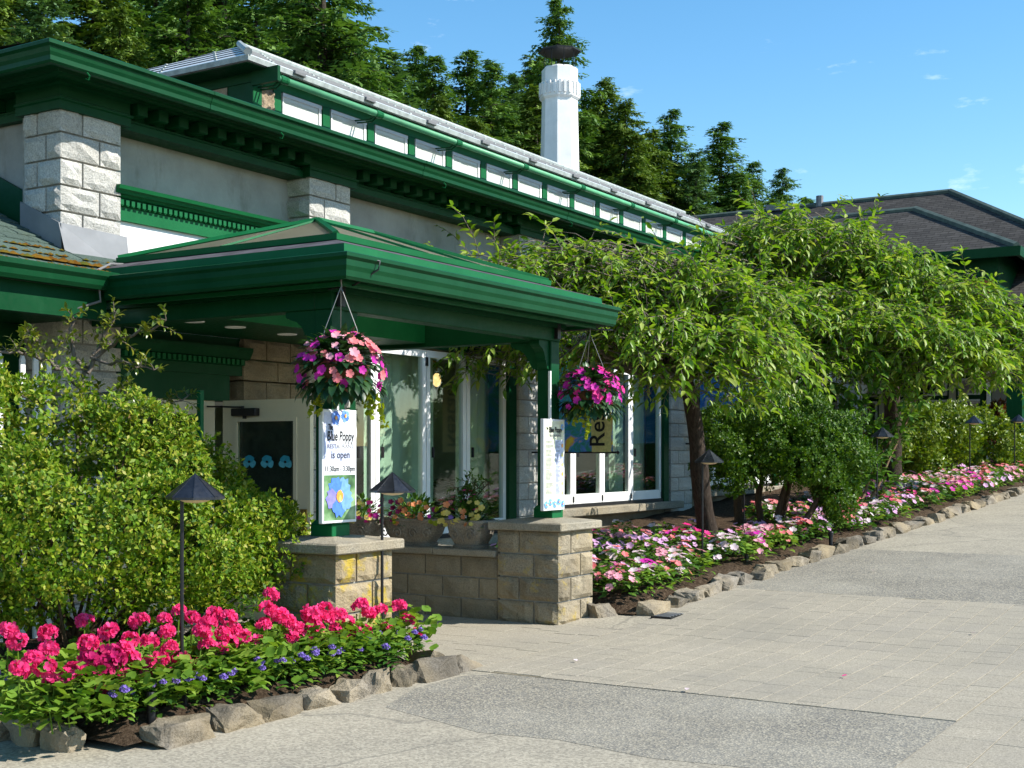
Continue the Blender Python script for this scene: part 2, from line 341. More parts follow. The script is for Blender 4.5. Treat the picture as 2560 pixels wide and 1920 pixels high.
M['con1'] = leafm('blue_fir_needles', [(.05, .115, .042), (.105, .205, .07), (.17, .285, .095)], .2, .6, .2)
M['con2'] = leafm('cedar_needles', [(.06, .12, .016), (.125, .205, .028), (.20, .285, .042)], .2, .6, .2)
M['p_ger'] = petal('geranium_petal', (.91, .028, .20), (.93, .10, .32), .40)
M['p_ger_d'] = petal('dark_geranium_petal', (.50, .012, .10), (.55, .02, .16))
M['p_coral'] = petal('coral_petal', (.85, .17, .17), (.86, .30, .32))
M['p_pink'] = petal('soft_pink_petal', (.86, .32, .42), (.85, .45, .52))
M['p_lav'] = petal('lavender_petal', (.72, .36, .66), (.80, .52, .74))
M['p_mag'] = petal('magenta_petal', (.60, .02, .36), (.70, .04, .44))
M['p_hot'] = petal('hot_pink_petal', (.85, .03, .22), (.82, .05, .32))
M['p_white'] = petal('blush_petal', (.88, .66, .70), (.88, .76, .78))
M['p_purple'] = petal('ageratum_petal', (.25, .16, .58), (.34, .24, .68))
M['p_yel'] = petal('pale_yellow_petal', (.85, .75, .26), (.82, .66, .14))
M['p_or'] = petal('orange_petal', (.80, .24, .08), (.82, .34, .16))
M['p_burg'] = petal('burgundy_petal', (.22, .012, .07), (.30, .02, .12))
M['print_w'] = plain('sign_white', (.70, .71, .73), .4, .4, 0, .02)
M['print_k'] = plain('sign_black', (.012, .012, .014), .5, .3, 0, .05)
M['print_g'] = plain('sign_grey', (.17, .17, .20), .5, .3, 0, .05)
def prnt(n, c): M[n] = plain(n, c, .4, .4, 0, .18, 30)
prnt('print_blue', (.075, .20, .72)); prnt('print_blue2', (.16, .33, .82)); prnt('print_violet', (.24, .22, .72)); prnt('print_orange', (.82, .34, .06)); prnt('print_yellow', (.88, .72, .22)); prnt('print_teal', (.03, .30, .44)); prnt('print_teal2', (.10, .44, .58))
prnt('print_lilac', (.50, .54, .72)); prnt('print_pale', (.68, .69, .52)); prnt('print_sky', (.20, .50, .80))
t = NT('sign_foliage_print'); k = t.ramp(t.noise(9, 3, .5), [(.3, (.03, .07, .03)), (.5, (.10, .22, .08)), (.7, (.30, .45, .25))]); t.base(k).set(.4, .4); M['print_fol'] = t.m
t = NT('painted_banner'); a = t.noise(3.2, 5, .6, dist=.9); k = t.ramp(a, [(.28, (.03, .09, .20)), (.40, (.05, .20, .52)), (.49, (.05, .26, .14)), (.56, (.10, .22, .60)), (.64, (.75, .42, .04)), (.72, (.72, .60, .08))]); t.base(k).set(.7, .2); tr = t.new('BsdfTranslucent'); mx = t.new('MixShader'); mx.inputs[0].default_value = .65; t.ln(k, tr.inputs[0]); t.ln(t.b.outputs[0], mx.inputs[1]); t.ln(tr.outputs[0], mx.inputs[2]); t.ln(mx.outputs[0], t.o.inputs[0]); M['banner'] = t.m
t = NT('blue_banner'); a = t.noise(2.6, 5, .6, dist=.7); k = t.ramp(a, [(.36, (.72, .76, .82)), (.46, (.10, .32, .78)), (.58, (.04, .18, .62)), (.68, (.66, .72, .80))]); t.base(k).set(.7, .2); tr = t.new('BsdfTranslucent'); mx = t.new('MixShader'); mx.inputs[0].default_value = .65; t.ln(k, tr.inputs[0]); t.ln(t.b.outputs[0], mx.inputs[1]); t.ln(tr.outputs[0], mx.inputs[2]); t.ln(mx.outputs[0], t.o.inputs[0]); M['banner2'] = t.m
M['skin'] = plain('skin', (.50, .28, .19), .55, .3, 0, .08)
M['hair'] = plain('grey_hair', (.42, .41, .39), .8, .2, 0, .2, 30)
M['cloth'] = plain('dark_cloth', (.03, .035, .05), .9, .1, 0, .2, 20)
M['cable'] = plain('grey_cable', (.16, .16, .16), .6, .3, 0, .1)
M['wire'] = plain('galvanised_wire', (.20, .20, .19), .45, .5, .6, .1)
M['coir'] = plain('coir_liner', (.10, .055, .025), .95, .05, 0, .4, 40, .8, 60)
M['palm'] = leafm('palm_leaf', [(.03, .11, .015), (.06, .17, .025)], .3, .45, .3)
t = NT('lit_shade'); t.base((.85, .60, .30)).set(.5, .3); t.b.inputs['Emission Color'].default_value = (1, .62, .25, 1); t.b.inputs['Emission Strength'].default_value = 1.1; M['litglass'] = t.m

# ---------------------------------------------------------------- ground, walk, beds
XS = [-400, -60, -20, -5, 0, 3, 5, 7, 8, 9, 9.5, 9.75, 10, 10.25, 10.5, 12, 16, 20, 25, 30, 35, 40.5, 41, 60, 200, 900]
def sheet(x0, x1, y0, y1, dz, xs=None):
    xs = sorted(set([x0, x1] + [x for x in (xs or XS) if x0 < x < x1])); mb = MB()
    mb.add([(x, y, gz(x) + dz) for x in xs for y in (y0, y1)], [(2 * i, 2 * i + 2, 2 * i + 3, 2 * i + 1) for i in range(len(xs) - 1)]); return mb
struct(sheet(-400, 900, -400, 900, -.03).build('ground', M['ground']))
struct(sheet(-30, 60, -30, 9.3, 0).build('pavement', M['worn']))
# exposed aggregate fields, cut by straight sawn edges
ag = MB()
def agpoly(xa, xb, y0, y1, dz=.0015):
    xs = sorted(set([xa, xb] + [x for x in XS if xa < x < xb])); ag.add([(x, y, gz(x) + dz) for x in xs for y in (y0, y1)], [(2 * i, 2 * i + 2, 2 * i + 3, 2 * i + 1) for i in range(len(xs) - 1)])
agpoly(12.62, 16.0, 1.78, 5.3)
ag.add([(x, y, .0015) for x, y in ((6.1, 1.783), (7.74, 1.783), (7.74, 4.9), (7.5, 5.08), (6.9, 5.06), (6.35, 4.85), (6.2, 4.4), (6.05, 3.97), (6.12, 3.5), (6.0, 2.9), (6.08, 2.3))], [tuple(range(11))])
struct(ag.build('aggregate_paving', M['aggregate']))
pv = struct(sheet(-6, 40, -8, 1.775, .002).build('paver_strip', M['joint']))
pb = MB(); xs = [7.745, 9, 9.5, 9.75, 10, 10.25, 10.5, 12.615]
pb.add([(x, y, gz(x) + .0025) for x in xs for y in (1.785, 5.17)], [(2 * i, 2 * i + 2, 2 * i + 3, 2 * i + 1) for i in range(len(xs) - 1)])
xs = [7.66, 9, 9.5, 9.75, 10, 10.09]
pb.add([(x, y, gz(x) + .0025) for x in xs for y in (5.17, 8.6)], [(2 * i, 2 * i + 2, 2 * i + 3, 2 * i + 1) for i in range(len(xs) - 1)])
pband = struct(pb.build('paver_band', M['joint']))
cand = []
def rows(x0, x1, y0, y1, w, ls, host):
    y = y0; i = 0
    while y + w * .6 < y1:
        h = min(w, y1 - y); x = x0 - random.random() * ls[0]
        while x < x1:
            l = random.choice(ls); a, b = max(x, x0), min(x + l, x1)
            if b - a > .05: cand.append((a, b, y, y + h, host))
            x += l
        y += h; i += 1
rows(7.745, 12.615, 1.785, 5.16, .20, (.20, .30, .30, .40), pband)
rows(7.66, 10.09, 5.17, 8.5, .211, (.20, .30, .40), pband)
rows(5.6, 22, .275, 1.775, .30, (.30, .44, .60), pv)
def inview(x, y):
    r = x * math.sin(TH) - y * math.cos(TH); f = x * math.cos(TH) + y * math.sin(TH)
    return f > 1 and abs(r / f) < .40 and f < 60 and (EYE - gz(x)) / f < .26, f
seen = [(inview((c[0] + c[1]) / 2, (c[2] + c[3]) / 2)[1] / max(.1, (c[1] - c[0]) ** .5), c) for c in cand if inview((c[0] + c[1]) / 2, (c[2] + c[3]) / 2)[0] and (c[4] is pv or c[2] < 5.1)]
seen.sort(key=lambda q: q[0]); top = set(id(c) for _, c in seen[:560])
meshes = {}; rest = {id(pband): MB(), id(pv): MB()}; npv = {id(pv): 0, id(pband): 0}
for c in cand:
    a, b, y0, y1, host = c; g = .0022 + random.random() * .0012; zc = gz((a + b) / 2); tilt = math.atan2(gz(b) - gz(a), b - a)
    if id(c) in top and npv[id(host)] < 298:
        npv[id(host)] += 1
        key = (round((b - a) * 50), round((y1 - y0) * 50))
        if key not in meshes:
            L, W = key[0] / 50 / 2 - .0022, key[1] / 50 / 2 - .0022; meshes[key] = MB().box(-L, L, -W, W, -.02, .0062, .0015).mesh('paver')
        obj('paver', meshes[key], M['paver'], host, ((a + b) / 2, (y0 + y1) / 2, zc + random.uniform(-.0006, .0006)), (random.uniform(-.0015, .0015), -tilt + random.uniform(-.0015, .0015), 0))
    else:
        za, zb = gz(a) + .006, gz(b) + .006; d = random.uniform(-.0015, .0015); rest[id(host)].prism([(a + g, y0 + g, za + d), (b - g, y0 + g, zb + d), (b - g, y1 - g, zb + d), (a + g, y1 - g, za + d)], (0, 0, -.03))
for h in (pband, pv):
    o = rest[id(h)].build('far_pavers', M['paver'], h); o['kind'] = 'stuff'
# planting beds: a rough, raised sheet of soil each
def bed(name, x0, x1, yf, yb, rise, st=.11):
    nx, ny = int((x1 - x0) / st), int((yb - yf((x0 + x1) / 2)) / st); V = []; F = []
    for i in range(nx + 1):
        x = x0 + (x1 - x0) * i / nx
        for j in range(ny + 1):
            v = j / ny; y = yf(x) + (yb - yf(x)) * v; e = min(1, min(v * ny * st / .22, min(i, nx - i) * st / .2))
            V.append((x, y, gz(x) + .03 + rise * e + .035 * mnoise.noise(Vector((x * 3, y * 3, 1))) + .02 * mnoise.noise(Vector((x * 11, y * 11, 4)))))
    for i in range(nx):
        for j in range(ny): a = i * (ny + 1) + j; F.append((a, a + ny + 1, a + ny + 2, a + 1))
    return struct(obj(name, mesh_np(name, V, np.array(F)), M['soil']))
LB = lambda x: 5.26
RB = lambda x: 5.33 - .062 * (x - 11.4)
bed('geranium_bed_soil', 4.68, 7.56, LB, 9.0, .10)
bed('impatiens_bed_soil', 10.80, 33, RB, 8.62, .10, .15)

# ---------------------------------------------------------------- stone blocks
def rough_block(x0, x1, y0, y1, z0, z1, amp=.012, n=4, rock=(), seed=0):
    """split-faced block: subdivided box, the faces named in rock pushed out unevenly"""
    bm = bmesh.new(); bmesh.ops.create_cube(bm, size=1); bmesh.ops.subdivide_edges(bm, edges=list(bm.edges), cuts=n, use_grid_fill=True)
    c = Vector(((x0 + x1) / 2, (y0 + y1) / 2, (z0 + z1) / 2)); d = Vector((x1 - x0, y1 - y0, z1 - z0)); vs = []
    for v in bm.verts:
        u = v.co.copy(); p = Vector((u.x * d.x, u.y * d.y, u.z * d.z)); q = (p + c) * 9 + Vector((seed, seed * 1.7, 0))
        nn = mnoise.noise(q) + .6 * mnoise.noise(q * 2.3)
        for ax in (0, 1, 2):
            if abs(abs(u[ax]) - .5) < 1e-4:
                sg = 1 if u[ax] > 0 else -1; edge = max(abs(u[(ax + 1) % 3]), abs(u[(ax + 2) % 3])) > .49
                k = amp if (ax, sg) in rock else amp * .25
                off = -.004 if edge else (k * (.9 + nn))
                p[ax] += sg * off
        vs.append(p)
    bm.verts.index_update(); fs = [[v.index for v in f.verts] for f in bm.faces]; bm.free()
    me = bpy.data.meshes.new('block'); me.from_pydata(vs, [], fs); me.update(); return me, c
FR = ((1, -1), (0, -1))
def block(parent, m, *b, **kw):
    me, c = rough_block(*b, **kw); return obj('block', me, m, parent, c - root_loc(parent))
def column(parent, x0, x1, y0, y1, z0, n, ch, m, amp=.014, splity=True, j=.005, nn=4):
    for i in range(n):
        za, zb = z0 + i * ch + j, z0 + (i + 1) * ch - j
        fx = x0 + (x1 - x0) * (.36 if i % 2 else .64); fy = y0 + (y1 - y0) * (.64 if i % 2 else .40)
        for k, (a, b) in enumerate(((x0, fx - j), (fx + j, x1))):
            if splity and k == 0:
                block(parent, m, a, b, y0, fy - j, za, zb, amp=amp, rock=FR, seed=i * 3 + k, n=nn); block(parent, m, a, b, fy + j, y1, za, zb, amp=amp, rock=FR, seed=i * 5 + 9, n=nn)
            else: block(parent, m, a, b, y0, y1, za, zb, amp=amp, rock=FR, seed=i * 3 + k + 17, n=nn)

# ---------------------------------------------------------------- the restaurant building
YF, YW = 8.54, 8.66
B = thing('restaurant_building', 'long green and grey stone restaurant building with row of clerestory windows', 'building', (6.94, 8.54, 0))
XE = 32.0
w = MB()
w.box(7.2, 10.62, 8.82, 8.97, 2.0, 4.5); w.box(10.62, XE, 8.82, 8.97, 2.95, 4.5)
w.build('facade_wall', M['render'], B)
MB().box(7.5, 10.0, YW - .012, YW + .2, 2.3, 3.56).build('white_wall', M['whitewall'], B)
MB().box(7.06, 7.3, 8.95, 16, 0, 4.5).build('end_wall', M['render'], B)
MB().box(31.8, 32, 8.7, 16, 0, 4.5).build('end_wall', M['render'], B)
MB().box(7.2, 32, 15.8, 16, 0, 4.5).build('rear_wall', M['render'], B)
PIL = [(6.94, 7.56), (9.955, 10.6), (13.95, 14.6), (18.45, 19.25), (23.2, 23.95), (28, 28.75)]
for i, (a, b) in enumerate(PIL):
    p = obj('pilaster', None, None, B); p.empty_display_size = .1
    MB().box(a + .03, b - .03, YF + .03, YF + .5, 0, 4.33).build('mortar_core', M['mortar'], p)
    zlo = .25 if i >= 1 else 0.0
    nco = int((4.33 - zlo) / .2105)
    column(p, a, b, YF, YF + .45, 4.33 - nco * .2105, nco, .2105, M['stone'], .02 if i < 2 else .008, i == 0, nn=3)
# cornice: capitals over pilasters, frieze band, modillions, bed moulding, gutter
cor = obj('cornice', None, None, B)
prof = [(-.25, 4.50), (.05, 4.50), (.05, 4.525), (.085, 4.53), (.10, 4.55), (.12, 4.555), (.13, 4.58), (.19, 4.59), (.20, 4.615), (.45, 4.615), (.45, 4.60), (.46, 4.66), (-.3, 4.66)]
path = [(6.94, 16), (6.94, 8.54), (XE, 8.54)]
MB().sweep(prof, path).build('bed_moulding', M['green'], cor)
MB().sweep([(-.30, 4.29), (-.05, 4.29), (-.05, 4.355), (-.07, 4.37), (-.07, 4.385), (-.10, 4.40), (-.10, 4.50), (-.2, 4.50)], path).build('frieze', M['green'], cor)
MB().sweep([(-.06, 4.295), (.035, 4.295), (.035, 4.36), (.05, 4.37), (.05, 4.385), (.03, 4.395), (.03, 4.485), (.055, 4.499), (-.06, 4.499)], [(6.94, 9.05), (6.94, 8.54), (7.60, 8.54), (7.60, 8.63)]).build('capital', M['green'], cor)
for a, b in PIL[1:]:
    MB().sweep([(-.06, 4.295), (.035, 4.295), (.035, 4.36), (.05, 4.37), (.05, 4.385), (.03, 4.395), (.03, 4.485), (.055, 4.499), (-.06, 4.499)], [(a, 8.66), (a, 8.54), (b + .03, 8.54), (b + .03, 8.63)]).build('capital', M['green'], cor)
mod = MB().box(-.055, .055, -.10, .10, -.05, .05, .006).mesh('modillion')
for (a, b) in zip([p[1] for p in PIL], [p[0] for p in PIL[1:]] + [31.5]):
    n = round((b - a - .1) / .24)
    for k in range(n):
        x = a + .05 + (b - a - .05) * (k + .5) / n
        obj('modillion', mod, M['green'], cor, Vector((x, 8.56, 4.448)) - root_loc(cor))
for y in (9.4, 9.75, 10.1): obj('modillion', mod, M['green'], cor, Vector((6.96, y, 4.448)) - root_loc(cor), (0, 0, R(90)))
gp = [(.405, 4.614), (.405, 4.49), (.43, 4.475), (.475, 4.475), (.49, 4.49), (.49, 4.525), (.505, 4.55), (.515, 4.585), (.54, 4.60), (.54, 4.625), (.525, 4.635), (.515, 4.625), (.50, 4.60), (.45, 4.598)]
MB().sweep(gp, path).build('gutter', M['green'], B)
for x in (8.1, 11.2, 14.3, 17.4, 20.5, 23.6): MB().sweep([(o + .004, z - (.004 if z < 4.5 else 0)) for o, z in gp[1:11]], [(x, 8.54), (x + .07, 8.54)]).build('gutter_sleeve', M['green'], B)
hk = MB().tube([(0, -.0, 0), (0, -.03, -.03), (0, -.015, -.055), (0, .015, -.045)], .006, 6).mesh('gutter_hook')
for x in (6.8, 9.0, 11.6, 14.4, 17.3): obj('gutter_hook', hk, M['green_b'], B, Vector((x, 8.06, 4.475)) - B.location)
MB().add([(6.5, 8.1, 4.662), (XE + .2, 8.1, 4.662), (XE + .2, 12.05, 4.95), (6.5, 12.05, 4.95)], [(0, 1, 2, 3)]).add([(6.5, 12.05, 4.95), (XE + .2, 12.05, 4.95), (XE + .2, 16.2, 4.7), (6.5, 16.2, 4.7)], [(0, 1, 2, 3)]).build('flat_roof', M['tar'], B)
# green dentilled moulding under the first plaster panel
im = obj('wall_moulding', None, None, B)
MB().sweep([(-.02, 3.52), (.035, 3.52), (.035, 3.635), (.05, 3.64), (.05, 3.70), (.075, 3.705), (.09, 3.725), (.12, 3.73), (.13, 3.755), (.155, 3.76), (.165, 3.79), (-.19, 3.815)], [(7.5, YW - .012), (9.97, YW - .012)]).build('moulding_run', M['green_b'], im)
dn = MB().box(-.018, .018, -.022, .01, -.024, .024).mesh('dentil')
for k in range(40): obj('dentil', dn, M['green_b'], im, Vector((7.60 + k * .0605, YW - .066, 3.668)) - root_loc(im))
# lower roof by the porch
lr = obj('lower_roof', None, None, B)
def lz(y): return 2.93 + (y - 8.0) * .47
MB().prism([(2.5, 8.0, 2.90), (7.52, 8.0, 2.90), (7.52, 8.56, lz(8.56) - .03), (7.02, 8.56, lz(8.56) - .03), (7.02, 10.2, lz(10.2) - .03), (2.5, 10.2, lz(10.2) - .03)], (0, 0, -.10)).build('roof_deck', M['tar'], lr)
for r_ in range(12):
    y0 = 8.0 + r_ * .15; x = 2.6 - random.random() * .3; xmax = 7.5 if y0 < 8.45 else 6.93
    if x < 4.5: x = 4.4 - random.random() * .3
    while x < xmax:
        L = random.choice((.22, .3, .36)); b2 = min(x + L - .008, xmax); dzr = random.uniform(0, .005)
        if b2 - x > .04:
            ya, yb = y0 - .012, y0 + .17; MB().prism([(x, ya, lz(ya) + .012 + dzr), (b2, ya, lz(ya) + .012 + dzr), (b2, yb, lz(yb) + .001), (x, yb, lz(yb) + .001)], (0, 0, -.010)).build('shingle', M['shingle'], lr)
        x += L
MV = []; MF = []
for k in range(170):
    r_ = random.choice((0, 0, 1, 1, 2, 3)); x = random.triangular(5.6, 7.35, 6.7); y = 8.0 + r_ * .15 - .01 + random.gauss(0, .008); 
    if r_ > 2 and x > 6.9: continue
    z = lz(y) + .012; s = random.uniform(.012, .034) * (1.35 if r_ < 2 else .8); b0 = len(MV)
    MV += [(x + s * 1.6 * math.cos(a), y + s * .8 * math.sin(a), z) for a in (0, 1.05, 2.1, 3.14, 4.19, 5.24)] + [(x, y, z + s * .7)]; MF += [(b0 + i, b0 + (i + 1) % 6, b0 + 6) for i in range(6)]
o = obj('moss', mesh_np('moss', np.array(MV) - np.array(root_loc(lr)), np.array(MF)), M['moss'], lr); o['kind'] = 'stuff'
gl = [(-.02, 2.955), (-.02, 2.82), (.02, 2.80), (.08, 2.80), (.10, 2.83), (.105, 2.87), (.13, 2.90), (.13, 2.93), (.115, 2.94), (.10, 2.92), (.0, 2.915)]
MB().sweep(gl, [(2.5, 8.0), (6.98, 8.0)]).build('lower_gutter', M['green'], B)
MB().box(2.5, 6.95, 8.02, 8.12, 2.58, 2.84).box(2.5, 6.93, 8.12, 9.0, 2.60, 2.64).build('lower_beam', M['green'], B)
fl = MB(); fl.prism([(6.925, 8.50, lz(8.5) + .01), (6.925, 8.50, lz(8.5) + .21), (6.925, 9.0, lz(9.0) + .20), (6.925, 9.0, lz(9.0))], (-.012, 0, 0)); fl.add([(6.90, 8.515, lz(8.5) + .22), (7.60, 8.515, lz(8.5) + .20), (7.60, 8.47, 3.02), (6.90, 8.44, lz(8.44) + .02)], [(0, 1, 2, 3)])
fl.build('pilaster_flashing', M['zinc'], B)
MB().prism([(7.045, 9.0, lz(9.0) - .1), (7.045, 9.0, lz(9.0) + .27), (7.045, 10.2, lz(10.2) + .27), (7.045, 10.2, lz(10.2) - .1)], (-.03, 0, 0)).build('roof_flashing', M['green'], B)
# left wing under the lower roof
MB().box(2.5, 7.0, 9.0, 9.2, 0, 2.62).build('side_wall', M['green'], B)
wv_ = obj('side_window', None, None, B)
MB().box(5.55, 6.35, 8.97, 9.02, 1.3, 2.42).build('pane', M['dglass'], wv_)
MB().box(5.48, 5.55, 8.95, 9.02, 1.25, 2.5).box(6.35, 6.42, 8.95, 9.02, 1.25, 2.5).box(5.55, 6.35, 8.95, 9.02, 2.42, 2.5).build('frame', M['cream'], wv_)

# porch front wall: doorway, closed leaf, stone lintel, dentilled entablature
MB().box(7.2, 10.62, YW - .05, YW + .2, 2.30, 2.62).build('entablature', M['green'], B)
en = obj('entablature_moulding', None, None, B)
MB().sweep([(-.01, 2.27), (.03, 2.27), (.03, 2.36), (.05, 2.37), (.05, 2.42), (.08, 2.43), (.12, 2.50), (.12, 2.53), (-.01, 2.53)], [(7.5, YW - .05), (9.1, YW - .05)]).build('moulding_run', M['green'], en)
for k in range(24): obj('dentil', dn, M['green'], en, Vector((7.6 + k * .0605, YW - .115, 2.395)) - root_loc(en))
lw = obj('stone_lintel', None, None, B)
for i in range(3):
    xs_ = [9.04, 9.36 + .16 * (i % 2), 9.70 + .1 * (i % 2), 9.95]
    for k in range(3): block(lw, M['stone_d'], xs_[k] + .004, xs_[k + 1] - .004, YF + .02, YF + .4, 2.03 + i * .2 + .004, 2.03 + (i + 1) * .2 - .004, amp=.016, rock=FR, seed=i * 7 + k)
MB().box(9.8, 9.97, YF + .06, YF + .3, 0, 2.03).build('door_jamb', M['cream'], B)
dl = obj('closed_door', None, None, B)
MB().box(7.58, 7.72, YF + .1, YF + .16, 0, 2.03).box(8.6, 8.75, YF + .1, YF + .16, 0, 2.03).box(7.72, 8.6, YF + .1, YF + .16, 1.90, 2.03).box(7.72, 8.6, YF + .1, YF + .16, 0, .25).build('frame', M['cream'], dl)
MB().box(7.72, 8.6, YF + .12, YF + .13, .25, 1.9).build('pane', M['dglass'], dl)
MB().box(7.58, 8.9, YF + .06, YF + .2, 2.03, 2.30).build('door_head', M['green'], B)
# open leaf, swung square to the wall
dr = obj('open_door', None, None, B)
X0, Y0_, Y1_ = 8.75, 7.50, 8.54
MB().box(X0, X0 + .045, Y0_, Y0_ + .17, .05, 2.03).box(X0, X0 + .045, Y1_ - .17, Y1_, .05, 2.03).box(X0, X0 + .045, Y0_ + .17, Y1_ - .17, 1.85, 2.03).box(X0, X0 + .045, Y0_ + .17, Y1_ - .17, .05, .35).build('door_frame', M['cream'], dr)
bead = MB()
for ya, yb, za, zb in ((Y0_ + .15, Y0_ + .185, .33, 1.87), (Y1_ - .185, Y1_ - .15, .33, 1.87), (Y0_ + .185, Y1_ - .185, 1.835, 1.87), (Y0_ + .185, Y1_ - .185, .33, .365)): bead.box(X0 - .012, X0 + .004, ya, yb, za, zb)
bead.build('bead', M['cream'], dr)
MB().box(X0 + .02, X0 + .028, Y0_ + .17, Y1_ - .17, .35, 1.85).build('pane', M['glass'], dr)
MB().box(X0 + .05, X0 + .054, Y0_ + .16, Y1_ - .16, .34, 1.86).build('door_blind', plain('dark_screen', (.04, .045, .042), .6, .3, 0, .3, 14), dr)
for k in range(3):
    yc, zc = Y1_ - .31 - k * .215, 1.475
    for dy, dz, ry, rz, mm, lift in ((-.036, -.018, .040, .036, 'print_teal2', 0), (.036, -.018, .040, .036, 'print_teal2', .001), (0, .022, .058, .034, 'print_teal', .002), (0, -.002, .016, .012, 'print_k', .004)):
        MB().prism([(X0 + .0185 - lift, yc + dy + ry * math.cos(q) * (1 + .10 * math.sin(3 * q + k)), zc + dz + rz * math.sin(q) * (1 + .10 * math.cos(4 * q + k))) for q in [2 * math.pi * n / 18 for n in range(18)]], (-.0008, 0, 0)).build('flower_decal', M[mm], dr)
cl = obj('door_closer', None, None, dr)
MB().box(X0 - .07, X0 - .005, 8.08, 8.38, 1.885, 1.955, .008).box(X0 - .05, X0 - .03, 8.22, 8.25, 1.86, 1.885).build('closer_body', M['dark'], cl)
MB().tube([(X0 - .05, 8.25, 1.965), (X0 - .12, 8.62, 1.975)], .008, 6).tube([(X0 - .05, 8.25, 1.95), (X0 - .05, 8.25, 1.975)], .014, 8).build('closer_arm', M['dark'], cl)
hd = obj('lock', None, None, dr)
MB().box(X0 - .01, X0 + .0, Y0_ + .03, Y0_ + .11, .78, 1.06, .004).build('lock_plate', M['brass'], hd)
kb = MB().lathe([(.03, 0), (.027, .016), (.012, .02)], 14).mesh('knob'); obj('deadbolt', kb, M['brass'], hd, Vector((X0 - .01, Y0_ + .07, 1.015)) - root_loc(hd), (0, R(-90), 0))
MB().tube([(X0 - .012, Y0_ + .07, .80), (X0 - .05, Y0_ + .07, .81), (X0 - .05, Y0_ + .07, .93), (X0 - .012, Y0_ + .07, .94)], .008, 8).build('pull_handle', M['brass'], hd)

# big folding windows
def bay(x0, x1, xs, zb, zt, lite):
    wn_ = obj('window', None, None, B); y = YW - .04
    MB().box(x0, x0 + .10, y - .05, YW + .22, zb - .05, zt + .25).box(x1 - .17, x1, y - .05, YW + .22, zb - .05, zt + .25).box(x0 + .10, x1 - .17, y - .05, YW + .22, zt + .08, zt + .30).build('surround', M['green'], wn_)
    MB().box(x0 + .1, x1 - .17, y - .03, YW + .2, zb - .05, zb - .005).build('track', M['dark'], wn_)
    fr = MB(); n = len(xs)
    for i in range(n - 1):
        a, b = xs[i], xs[i + 1]
        fr.box(a + .006, a + .075, y, y + .06, zb, zt + .06).box(b - .075, b - .006, y, y + .06, zb, zt + .06).box(a + .075, b - .075, y + .002, y + .058, zt - .02, zt + .06).box(a + .075, b - .075, y + .002, y + .058, zb, zb + .13)
    fr.build('frame', M['white'], wn_)
    hg = MB()
    for i in range(n - 1):
        a, b = xs[i], xs[i + 1]; MB().box(a + .07, b - .07, y + .025, y + .035, zb + .125, zt - .015).build('pane', M['glass'], wn_)
        hg.box(b - .02, b + .02, y - .014, y, zt - .12, zt - .02).box(b - .015, b + .015, y - .012, y, zb + .02, zb + .10).box(a + .1, a + .118, y - .03, y, 1.5, 1.62)
    hg.build('hinge', M['dark'], wn_)
    MB().box(x0 + .02, x1 + .25, YF - .12, YW + .1, zb - .16, zb - .05, .012).build('sill', M['coping'], wn_)
    MB().box(x0, x1, YW - .03, YW + .2, 0, zb - .16).build('apron_wall', M['stone_d'], wn_)
    return wn_
bay(10.62, 13.93, [10.70, 11.12, 12.06, 12.88, 13.77], .62, 2.66, None)
bay(14.62, 18.43, [14.72, 15.48, 16.32, 17.22, 18.26], .86, 2.72, None)
bay(19.27, 23.18, [19.37, 20.3, 21.2, 22.1, 23.0], 1.0, 2.72, None)
# interior
rm = obj('dining_room', None, None, B)
MB().box(10.7, 31.5, 15.0, 15.1, .05, 3.4).build('back_wall', M['room'], rm)
MB().box(7.35, 31.7, 8.95, 15.7, .0, .06).build('floor', M['roomdark'], rm)
MB().box(7.35, 31.7, 8.95, 15.7, 3.0, 3.05).build('ceiling', M['white'], rm)
def curtain(x0, x1, y, z0, z1, m, nm='curtain'):
    mb = MB(); n = max(6, int((x1 - x0) / .05)); vs = []
    for i in range(n + 1):
        x = x0 + (x1 - x0) * i / n; d = .022 * math.sin(i * 1.9) + .008 * math.sin(i * .7); vs += [(x, y + d, z0), (x, y + d, z1)]
    mb.add(vs, [(2 * i, 2 * i + 2, 2 * i + 3, 2 * i + 1) for i in range(n)]); mb.build(nm, m, rm, smooth=True)
curtain(11.30, 12.34, 8.92, .3, 2.9, M['panelg']); curtain(13.1, 14.1, 8.93, .3, 2.9, M['panelc']); curtain(12.45, 12.62, 8.95, .3, 2.9, M['panelg'])
curtain(17.0, 17.6, 8.95, .3, 2.9, M['panelg']); curtain(17.65, 18.6, 8.93, .3, 2.9, M['panelc']); curtain(15.9, 16.1, 8.95, .3, 2.9, M['panelc'])
for xa in (12.75, 13.9, 15.2, 16.6): MB().box(xa, xa + .12, 12.0, 12.12, .06, 3.0).build('inner_post', M['white'], rm)
for z_ in (2.2, 2.45, 2.75): MB().box(11.5, 15.5, 13.2, 13.3, z_, z_ + .12).build('inner_beam', M['white'], rm)

